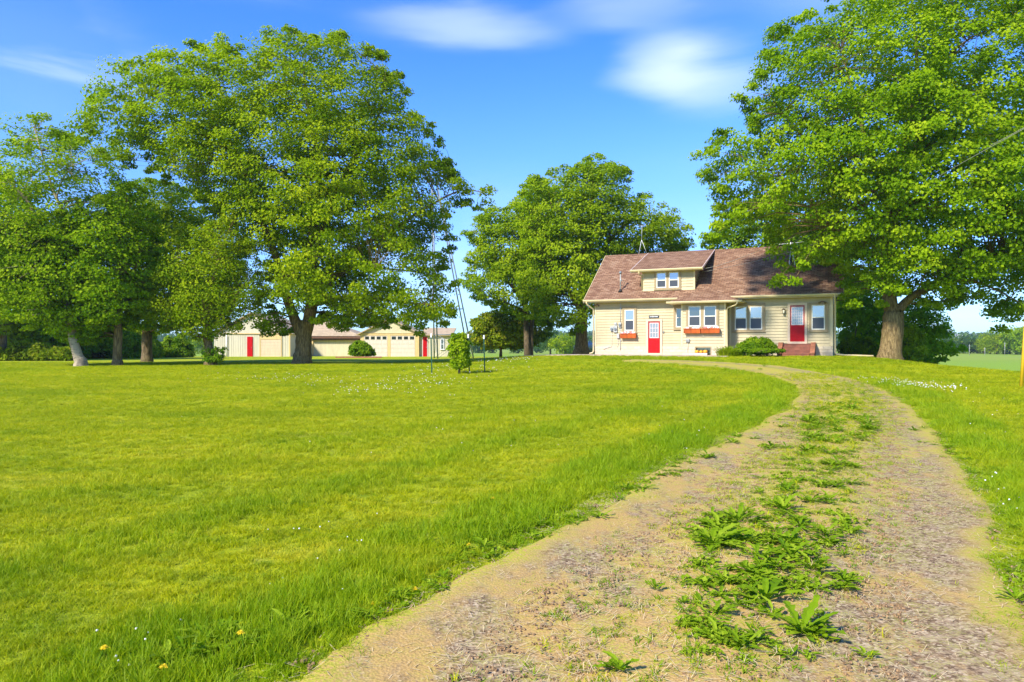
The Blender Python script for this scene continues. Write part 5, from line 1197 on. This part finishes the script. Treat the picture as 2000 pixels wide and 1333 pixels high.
# tiny farm and field poles on the right
x, y = X_(1888, 640), 640; t = empty('distant_farmhouse', (x, y, Hs(x, y)+4.0), 0, 'tiny white farmhouse on the wooded hill across the field', 'house')
MB().box(-9, 9, -4, 4, -6, 3.5).build('wall', M['white'], t); MB().ring_solid([(-9.5, -4.6, 3.5), (-9.5, 4.6, 3.5), (-9.5, 0, 6.5)], [(9.5, -4.6, 3.5), (9.5, 4.6, 3.5), (9.5, 0, 6.5)]).build('roof', M['metal'], t)
MB().box(-3, -1, -4.1, -4.01, 0, 2).build('window', M['glass'], t)
for px, top_, lab in ((1893.5, 673, 'first thin pale pole across the field, nearest the big tree'), (1923.5, 679, 'middle thin pale pole of the three across the field'), (1962.5, 669, 'last and tallest thin pale pole across the field, by the tall trees')):
    Y = 240; x = X_(px, Y); z = Hs(x, Y); h = max(1, Z_(top_, Y)-z); t = empty('field_pole', (x, Y, z), 0, lab, 'pole', 'poles across the field')
    MB().tube([(0, 0, -.3), (0, 0, h)], [.07, .05], 6).build('pole', M['metal'], t); MB().box(-.3, .3, -.03, .03, h-.5, h-.43).build('crossarm', M['metal'], t)

# ------------------------------------------------------------ grass and small plants (instanced tufts)
def scatter(name, P, rot, scl, idx, sources, label, cat, fresh=None):
    """one object: points carrying instanced tufts from a small kit"""
    me = bpy.data.meshes.new(name); n = len(P); me.vertices.add(n); me.vertices.foreach_set('co', P.astype(np.float32).ravel())
    for nm, ty, arr, key in (('rot', 'FLOAT_VECTOR', rot, 'vector'), ('scl', 'FLOAT_VECTOR', scl, 'vector'), ('idx', 'INT', idx, 'value')):
        a = me.attributes.new(nm, ty, 'POINT'); a.data.foreach_set(key, arr.astype(np.int32 if ty == 'INT' else np.float32).ravel())
    if fresh is not None: a = me.attributes.new('fresh', 'FLOAT', 'POINT'); a.data.foreach_set('value', fresh.astype(np.float32))
    me.update(); o = bpy.data.objects.new(name, me); COL.objects.link(o); tag(o, label, cat, None, 'stuff')
    kit = bpy.data.collections.new(name+' kit')
    for i, (sm_, mt) in enumerate(sources):
        for m_ in (mt if isinstance(mt, list) else [mt]): sm_.materials.append(m_)
        kit.objects.link(bpy.data.objects.new('%s piece %02d' % (name, i), sm_))
    ng = bpy.data.node_groups.new(name, 'GeometryNodeTree'); ng.interface.new_socket('Geometry', in_out='INPUT', socket_type='NodeSocketGeometry'); ng.interface.new_socket('Geometry', in_out='OUTPUT', socket_type='NodeSocketGeometry')
    N = ng.nodes.new; L = ng.links.new; gi = N('NodeGroupInput'); go = N('NodeGroupOutput'); ip = N('GeometryNodeInstanceOnPoints'); ci = N('GeometryNodeCollectionInfo')
    ci.inputs['Collection'].default_value = kit; ci.inputs['Separate Children'].default_value = True; ci.inputs['Reset Children'].default_value = True
    ip.inputs['Pick Instance'].default_value = True
    def at(nm, ty): a = N('GeometryNodeInputNamedAttribute'); a.data_type = ty; a.inputs['Name'].default_value = nm; return a.outputs['Attribute']
    L(gi.outputs[0], ip.inputs['Points']); L(ci.outputs[0], ip.inputs['Instance']); L(at('idx', 'INT'), ip.inputs['Instance Index']); L(at('rot', 'FLOAT_VECTOR'), ip.inputs['Rotation']); L(at('scl', 'FLOAT_VECTOR'), ip.inputs['Scale'])
    L(ip.outputs[0], go.inputs[0]); md = o.modifiers.new('scatter', 'NODES'); md.node_group = ng
    return o
def tuft(seed, nb, rad, h, w, lean=.5, segs=2):
    rs = random.Random(seed); V = []; Fs = []; T = []
    for i in range(nb):
        a = rs.uniform(0, 6.283); r = rad*math.sqrt(rs.random()); bx, by_ = r*math.cos(a), r*math.sin(a); a2 = rs.uniform(0, 6.283); le = h*rs.uniform(.45, 1.15); ln = lean*rs.uniform(.3, 1.3); tw = rs.uniform(0, 3.14); tn = min(1, max(0, rs.gauss(.42, .2)))
        for k in range(segs+1):
            u = k/segs; c = (bx+le*ln*u*u*math.cos(a2), by_+le*ln*u*u*math.sin(a2), le*u*(1-.25*ln*u)-.004); ww = w*.5*(1-u**1.5)+.0004; b = len(V)
            V += [(c[0]-ww*math.cos(tw), c[1]-ww*math.sin(tw), c[2]), (c[0]+ww*math.cos(tw), c[1]+ww*math.sin(tw), c[2])]
            if k: Fs.append((b-2, b-1, b+1, b)); T.append(tn)
    return np_mesh('tuft', np.array(V), np.array(Fs), False, [('tone', 'FACE', np.array(T))])

def view_pts(n, y0, y1, rs, umax=.83, power=1.0):
    """uniform over the ground inside a widened view wedge"""
    Y = np.sqrt(rs.rand(n)*(y1*y1-y0*y0)+y0*y0); X = (rs.rand(n)*2-1)*umax*Y; return np.stack([X, Y], -1)
def vnoise(P, s, seed):
    rs = np.random.RandomState(seed); out = 0
    for k in range(6): a = rs.rand()*6.28; f = s*(.6+rs.rand()*1.6); out = out+np.sin((P[:, 0]*math.cos(a)+P[:, 1]*math.sin(a))*f+rs.rand()*6.28)
    return out/6
def grass():
    rs = np.random.RandomState(2); layers = []
    for y0, y1, dens, size in ((1.3, 5.2, 420, .82), (5.2, 9, 230, 1.0), (9, 15, 120, 1.35), (15, 26, 62, 1.8), (26, 46, 22, 2.7)):
        area = .83*(y1*y1-y0*y0); um = 1.12 if y1 < 16 else .92; P = view_pts(int(area*dens*um/.83), y0, y1, rs, um); layers.append((P, np.full(len(P), size)))
    P = np.concatenate([l[0] for l in layers]); sz = np.concatenate([l[1] for l in layers])
    ac, ds = road_coord(P); left = ac < 0
    wob = vnoise(P, 3.2, 3)*.22+vnoise(P, 9, 4)*.08
    edge = ds+wob                                       # metres outside the verge
    lx, ly = to_local(P); onhouse = (lx > -4.8) & (lx < 14.5) & (ly > -4.6+.09*(9-lx)*0) & (ly < 9)
    pat = (lx > -4.7) & (lx < 8.9) & (ly > -3.05-.09*(lx+4.6)) ; steps = (lx > 10.9) & (lx < 13.2) & (ly > -1.75); hs = (lx > -.3) & (lx < 14.2) & (ly > -.2) & (ly < 8.4); gs = (lx > 13) & (lx < 16.6) & (ly > -1.15) & (ly < .1)
    keep = (rs.rand(len(P)) < sstep((edge+.20+.15*vnoise(P, 5, 77))/.30)) & ~(pat & (ly < 9)) & ~steps & ~hs & ~gs
    P, sz, edge, left = P[keep], sz[keep], edge[keep], left[keep]
    # uncut fringe along the drive, mown beyond
    fr = 1-sstep((edge-np.where(left, .75, .8))/.5); fr *= (.75+.45*vnoise(P, 2.2, 33))*sstep((P[:, 1]-1)/2)*(1-.55*sstep((P[:, 1]-13)/12))
    fr = fr+np.where(left, .55*np.exp(-((edge-2.5-.25*vnoise(P, .8, 40))/.42)**2)+.3*np.exp(-((edge-4.6-.3*vnoise(P, .6, 41))/.35)**2), .3*np.exp(-((edge-2.4)/.5)**2))
    first = 1-.6*(1-sstep(edge/.25))                # trodden lip is lower
    mow = 1+.35*vnoise(P*np.array((1, 1)), 1.3, 8)
    hgt = (.66*mow+1.15*fr)*first
    n = len(P); scl = np.stack([sz*(1+.15*fr), sz*(1+.15*fr), (sz**.45)*hgt*(.8+.4*rs.rand(n))], -1)
    rot = np.stack([rs.normal(0, .10, n), rs.normal(0, .10, n), rs.rand(n)*6.283], -1)
    Z = H(P[:, 0], P[:, 1])
    fine = [(tuft(i, 22, .050, .075, .0052, .8, 2), M['blade']) for i in range(7)]
    scatter('grass', fresh=np.clip(fr*1.1, 0, 1), P=np.concatenate([P, Z[:, None]], -1), rot=rot, scl=scl, idx=rs.randint(0, 7, n), sources=fine, label='mown lawn grass with an uncut brighter fringe along the drive', cat='grass')
    return P
grass()

def road_stuff():
    rs = np.random.RandomState(6)
    P = view_pts(105000, 1.6, 26, rs, .95); P = P[rs.rand(len(P)) < np.clip((9/P[:, 1])**1.2, 0, 1)]
    ac, ds = road_coord(P); ins = ds < .02; P, ac = P[ins], ac[ins]; n = len(P)
    prof = .022+.028*np.exp(-(ac/.2)**2)-.022*np.exp(-((np.abs(ac)-.55)/.2)**2)-.05*sstep((np.abs(ac)-.94)/.06); Z = H(P[:, 0], P[:, 1])+prof
    kit = []
    for s in range(4):                               # crushed stone chips
        mb = MB(); r_ = random.Random(s)
        for k in range(5):
            c = Vector((r_.uniform(-.04, .04), r_.uniform(-.04, .04), 0)); q = r_.uniform(.004, .010)
            top_ = [c+Vector((q*math.cos(a)*r_.uniform(.6, 1.1), q*math.sin(a)*r_.uniform(.6, 1.1), q*.75)) for a in (0, 1.3, 2.6, 3.9, 5.1)]; bot = [c+Vector((q*1.2*math.cos(a), q*1.2*math.sin(a), -.003)) for a in (0, 1.3, 2.6, 3.9, 5.1)]; mb.ring_solid(top_, bot)
        kit.append((mb.mesh('chips'), M['chip']))
    rut = np.exp(-((np.abs(ac)-.55)/.3)**2); isst = rs.rand(n) < .75*rut+.18
    Q = P[isst]; m = len(Q); sc = .45+rs.rand(m)[:, None]*np.ones((1, 3))*.65
    scatter('gravel', np.concatenate([Q, Z[isst][:, None]], -1), np.stack([np.zeros(m), np.zeros(m), rs.rand(m)*6.28], -1), sc, rs.randint(0, 4, m), kit, 'loose crushed stone in the two wheel tracks', 'gravel')
    kit = []
    for s in range(5):                               # dry grass clippings lying flat
        r_ = random.Random(40+s); V = []; Fs = []
        for k in range(14):
            a = r_.uniform(0, 6.28); c = (r_.gauss(0, .10), r_.gauss(0, .10)); le = r_.uniform(.010, .036); z0 = r_.uniform(.001, .008); z1 = z0+r_.uniform(-.002, .010); w = .001; dx, dy = math.cos(a)*le, math.sin(a)*le; nx, ny = -math.sin(a)*w, math.cos(a)*w; b = len(V)
            V += [(c[0]-dx-nx, c[1]-dy-ny, z0), (c[0]-dx+nx, c[1]-dy+ny, z0), (c[0]+dx+nx, c[1]+dy+ny, z1), (c[0]+dx-nx, c[1]+dy-ny, z1)]; Fs.append((b, b+1, b+2, b+3))
        kit.append((np_mesh('clip', np.array(V), np.array(Fs)), M['straw']))
    sel = rs.rand(n) < .45*(1-.5*rut); Q = P[sel]; m = len(Q)
    scatter('clippings', np.concatenate([Q, Z[sel][:, None]], -1), np.stack([np.zeros(m), np.zeros(m), rs.rand(m)*6.28], -1), (.8+rs.rand(m)[:, None]*np.ones((1, 3))*.7), rs.randint(0, 5, m), kit, 'dry tan grass clippings strewn over the drive', 'clippings')
    # low grass growing along the middle of the drive, thicker towards the house
    w = vnoise(P, 2.4, 15); gsel = (np.exp(-((ac+w*.15)/.33)**2)+.55*np.exp(-((np.abs(ac)-1)/.10)**2) > rs.rand(n)*1.05) & (rs.rand(n) < sstep((P[:, 1]-3)/8)*.85+.28) & (w+.7*rs.rand(n) > .12)
    Q = P[gsel]; m = len(Q); s_ = (.75+.035*Q[:, 1])[:, None]*(.6+.6*rs.rand(m)[:, None])
    scatter('strip_grass', np.concatenate([Q, Z[gsel][:, None]], -1), np.stack([rs.normal(0, .15, m), rs.normal(0, .15, m), rs.rand(m)*6.28], -1), s_*np.array([[1.1, 1.1, .75]]), rs.randint(0, 5, m), [(tuft(80+i, 18, .05, .05, .005, 1.0, 2), M['blade']) for i in range(5)], 'low yellow green grass between the wheel tracks', 'grass')
    # tiny seedlings along the middle and the edges
    kit = [(tuft(60+i, 12, .03, .028, .006, 1.2, 1), M['weed']) for i in range(5)]
    w = vnoise(P, 4, 12)+vnoise(P, 1.5, 13); mid = np.exp(-(ac/.38)**2)+.8*np.exp(-((np.abs(ac)-1)/.12)**2)
    sel = (rs.rand(n) < .55*mid+.08) & (w+.5*rs.rand(n) > .0); Q = P[sel]; m = len(Q)
    scatter('seedlings', np.concatenate([Q, Z[sel][:, None]], -1), np.stack([np.zeros(m), np.zeros(m), rs.rand(m)*6.28], -1), (.6+rs.rand(m)[:, None]*np.ones((1, 3))*1.0), rs.randint(0, 5, m), kit, 'sparse green seedlings sprouting through the drive', 'seedlings')
M['chip'] = paint('stone chip', (.33, .205, .095), .85, .30, 30, .6, .2)
M['straw'] = paint('dry straw', (.66, .50, .25), .7, .12, 8, .2, .2)
road_stuff()

def rosette(seed, nl, ln, w, up=.5, lobed=True):
    """a rosette of toothed strap leaves; returns V, F, tone"""
    rs = random.Random(seed); V = []; Fs = []; T = []
    for i in range(nl):
        a = i*2.4+rs.uniform(-.4, .4); le = ln*rs.uniform(.4, 1.12); el = up*rs.uniform(.25, 1.4); ww = w*rs.uniform(.8, 1.2); ns = 9; tn = min(1, max(0, rs.gauss(.5, .2))); cv = rs.uniform(.5, 1.0); curl = rs.uniform(-.7, .7)
        for k in range(ns+1):
            u = k/ns; h = math.sin(min(u*1.02, 1)*math.pi*.93)**.8 if u > 0 else .1
            wd = ww*(.10+.9*math.sin(min(1, max(0, (u-.1)/.92))**1.45*math.pi)**.7)*(1-(.5 if lobed and k % 2 else (.18 if k % 2 else 0))); r = le*u*math.cos(el*(1-.3*u)); z = le*(math.sin(el)*u-cv*.55*u*u*math.sin(el)*.9)+.006
            aa = a+curl*u; z += rs.uniform(-.25, .25)*wd; c = (r*math.cos(aa), r*math.sin(aa), z); s = (-math.sin(aa)*wd, math.cos(aa)*wd); b = len(V)
            V += [(c[0]-s[0], c[1]-s[1], c[2]+wd*.35), c, (c[0]+s[0], c[1]+s[1], c[2]+wd*.35)]
            if k: Fs += [(b-3, b-2, b+1, b), (b-2, b-1, b+2, b+1)]; T += [tn, tn*.85]
    return np.array(V), np.array(Fs), np.array(T)
def road_z(x, y):
    ac, ds = road_coord(np.array([[x, y]])); a = ac[0]
    if abs(a) > 1.05: return Hs(x, y)
    return Hs(x, y)+float(.022+.028*np.exp(-(a/.2)**2)-.022*np.exp(-((abs(a)-.55)/.2)**2)-.05*sstep((abs(a)-.94)/.06))
def weed(px, py, width_px, seed, label, lobed=True, nl=12, up=.75, wr=.13):
    x, y = ghit(px, py); s = width_px/F*y*.48; t = empty('dandelion_weed', (x, y, road_z(x, y)-.004), 0, label, 'weed', 'large weeds in the centre strip of the drive')
    V, Fq, T = rosette(seed, int(nl*1.5), s, s*wr*.95, up, lobed); link_mesh('leaves', np_mesh('leaves', V, Fq, False, [('tone', 'FACE', T)]), M['weed'], t)
for a in ((1568, 1245, 180, 1, 'biggest bright broad leaved weed, low in the centre strip of the drive', True, 15, .7, .13), (1495, 1190, 170, 2, 'tall purple stemmed weed just behind the biggest one', False, 9, 1.0, .12), (1280, 1165, 62, 3, 'small lone weed standing in the straw of the near wheel track', False, 7, 1.0, .14),
          (1335, 1195, 62, 4, 'small dark weed between the lone weed and the biggest one', True, 10, .8, .14), (1545, 1100, 110, 5, 'dark dense weed with fan of leaves, mid strip towards the far wheel track', True, 14, .8, .16), (1395, 1075, 150, 6, 'wide jagged weed at the near edge of the centre strip', True, 16, .7, .12),
          (1440, 1030, 120, 7, 'feathery upright weed at the back of the dense cluster', True, 14, .9, .12), (1530, 1010, 100, 8, 'round weed at the back of the cluster, beside the feathery one', True, 12, .8, .14), (1620, 1070, 90, 9, 'low weed at the far wheel track side of the cluster', True, 11, .5, .14), (1575, 890, 52, 10, 'compact dark rosette standing alone further up the strip', True, 16, .9, .15),
          (1535, 965, 50, 11, 'small upright rosette just above the dense cluster', True, 12, .9, .15), (1620, 985, 70, 12, 'spiky weed with dry stalks above the cluster', True, 10, .8, .1), (1690, 1285, 66, 13, 'flat little weed by itself on the far wheel track', True, 9, .35, .14), (1210, 1330, 110, 14, 'leafy weed cut by the bottom frame edge', False, 9, .9, .15), (1480, 1270, 80, 15, 'small toothed weed in front of the biggest one', True, 10, .8, .13)):
    weed(*a)
def weed_stuff():
    rs = np.random.RandomState(14); kit = []
    for i in range(6):
        V, Fq, T = rosette(500+i, 9+2*i, .11+.012*i, .013+.001*i, .35+.07*i, i % 3 != 0); kit.append((np_mesh('rosette', V, Fq, False, [('tone', 'FACE', T)]), M['weed']))
    for i in range(4):                               # low mats of small rounded leaves
        r_ = np.random.RandomState(700+i); k = 26; C = np.stack([r_.normal(0, .045, k), r_.normal(0, .045, k), .008+.03*r_.rand(k)], -1)
        V, tn = leaf_arrays(C, np.full((k, 3), .012), 2, .030, r_, up=1.3); kk = len(V)//4; kit.append((np_mesh('mat', V, np.arange(4*kk).reshape(kk, 4), False, [('tone', 'FACE', np.clip(tn+.15, 0, 1))]), M['weed']))
    pts = []
    for (x0, x1, y0, y1, n, s) in ((1360, 1660, 1000, 1160, 120, 1.0), (1330, 1600, 1150, 1310, 55, .75), (1480, 1670, 930, 1000, 40, .9), (1540, 1670, 870, 930, 30, .9), (1565, 1710, 790, 870, 110, 1.2), (1600, 1680, 755, 785, 10, 1.0), (1500, 1560, 790, 880, 4, .7),
                                   (700, 860, 1150, 1230, 12, .8), (860, 1180, 1010, 1110, 26, .75), (1180, 1380, 900, 1000, 24, .75), (1380, 1540, 800, 880, 22, .9), (250, 620, 1230, 1333, 34, 1.0), (1960, 2040, 1000, 1200, 12, .9), (1880, 1960, 900, 1000, 10, .8), (1780, 1880, 800, 890, 14, .9), (1640, 1760, 735, 775, 14, 1.0), (1380, 1500, 705, 725, 6, 1.0)):
        for _ in range(n):
            u = rs.rand(); 
            if x1-x0 > 100 and y1-y0 > 60 and x0 < 1400 and y0 > 890 and not (x0 in (1360, 1330)): px, py = x0+(x1-x0)*u+rs.normal(0, 12), y1-(y1-y0)*u-6+rs.normal(0, 7)-4
            else: px, py = x0+(x1-x0)*u, y0+(y1-y0)*rs.rand()
            x, y = ghit(px, py); pts.append((x, y, s*(.6+.7*rs.rand())))
    A = np.array(pts); n = len(A); Z = np.array([road_z(a, b) for a, b, _ in pts])-.004
    scatter('weeds', np.stack([A[:, 0], A[:, 1], Z], -1), np.stack([np.zeros(n), np.zeros(n), rs.rand(n)*6.28], -1), A[:, 2:3]*np.ones((1, 3)), rs.randint(0, 10, n), kit, 'smaller toothed weeds crowding the strip and edges of the drive', 'weeds')
weed_stuff()
def dandelion(px, py, hgt, label, seed, bent=0):
    x, y = ghit(px, py+hgt); z = Hs(x, y); s = 1/F*y; h = hgt*s; t = empty('dandelion', (x, y, z), 0, label, 'dandelion', 'yellow dandelions in the grass'); lx = bent*s
    MB().tube([(0, 0, -.02), (lx*.3, 0, h*.5), (lx, 0, h)], .0035, 5).build('stem', M['weed'], t)
    V = []; Fs = []; rs = random.Random(seed)
    for ring, (r, zz, k) in enumerate(((.024, .0, 16), (.018, .006, 13), (.010, .010, 9))):
        for i in range(k):
            a = i*6.283/k+rs.uniform(-.15, .15); w = .16 if ring < 2 else .25; q = r*rs.uniform(.85, 1.1); b = len(V)
            V += [(lx, 0, h+zz*.3), (lx+q*.6*math.cos(a-w), q*.6*math.sin(a-w), h+zz), (lx+q*math.cos(a), q*math.sin(a), h+zz*.9-.002*(2-ring)), (lx+q*.6*math.cos(a+w), q*.6*math.sin(a+w), h+zz)]; Fs.append((b, b+1, b+2, b+3))
    link_mesh('flower_head', np_mesh('flower_head', np.array(V), np.array(Fs)), M['yellowpetal'], t)
for a in ((478, 1236, 55, 'yellow dandelion on a pale stem, the one nearest the drive edge at the bottom', 1, -8), (186, 1265, 60, 'yellow dandelion on a dark leaning stem near the lower corner', 2, 18), (318, 1302, 28, 'short yellow dandelion between the two taller ones', 3, 2),
          (811, 1150, 14, 'orange yellow dandelion at the grass edge by the leafy mat', 4, 0), (963, 973, 14, 'small yellow dandelion deep in the lawn fringe', 5, 0), (916, 1064, 8, 'tiny yellow dandelion at the fringe above the drive edge', 6, 0), (727, 1180, 10, 'faded little dandelion just below the orange one', 7, 0)): dandelion(*a)
def clover():
    rs = np.random.RandomState(21); V, Fs = [], []
    bm = MB(); bm.lathe([(.002, 0), (.0055, .003), (.007, .007), (.005, .011), (.001, .012)], (0, 0, 0), 7); me = bm.mesh('clover')
    pts = []
    def blob(cx, cy, sx, sy, n, s, skew=0):
        for _ in range(n):
            a, b = rs.normal(), rs.normal(); x, y = ghit(cx+a*sx, cy+b*sy+skew*a*sx); pts.append((x, y, Hs(x, y)+.05*min(s, 2), s*(.7+.6*rs.rand())))
    blob(1770, 752, 45, 4, 120, 1.35, .10); blob(1850, 762, 30, 3, 40, 1.8, .05); blob(720, 762, 70, 10, 100, 1.4, .02); blob(830, 745, 60, 8, 80, 1.5); blob(900, 722, 60, 5, 70, 1.7); blob(560, 742, 80, 5, 50, 1.5); blob(980, 705, 30, 4, 60, 2.4); blob(1950, 830, 40, 30, 16, 1.1)
    blob(640, 1060, 60, 30, 9, .8); blob(270, 1265, 70, 30, 8, .8); blob(600, 1110, 90, 40, 5, .8); blob(1960, 960, 25, 30, 10, 1.0); blob(1330, 850, 60, 20, 8, 1.0); blob(950, 830, 260, 50, 24, .9)
    A = np.array(pts); n = len(A)
    scatter('clover_flowers', A[:, :3], np.stack([rs.normal(0, .3, n), rs.normal(0, .3, n), rs.rand(n)*6], -1), A[:, 3:4]*np.ones((1, 3)), np.zeros(n, int), [(me, M['petal'])], 'scattered white clover heads in the lawn', 'clover')
clover()

# ------------------------------------------------------------ air
hz = MB().box(-4400, 4400, -500, 2700, -12, 60)
hm = bpy.data.materials.new('thin summer haze'); hm.use_nodes = True; nt = hm.node_tree; nt.nodes.clear()
vo = nt.nodes.new('ShaderNodeVolumePrincipled'); vo.inputs['Color'].default_value = (.75, .85, 1, 1); vo.inputs['Density'].default_value = .0002; vo.inputs['Anisotropy'].default_value = .2
oo = nt.nodes.new('ShaderNodeOutputMaterial'); nt.links.new(vo.outputs[0], oo.inputs['Volume'])
ho = hz.build('haze', hm); tag(ho, 'thin blue haze over the far fields and hills', 'haze', None, 'stuff')
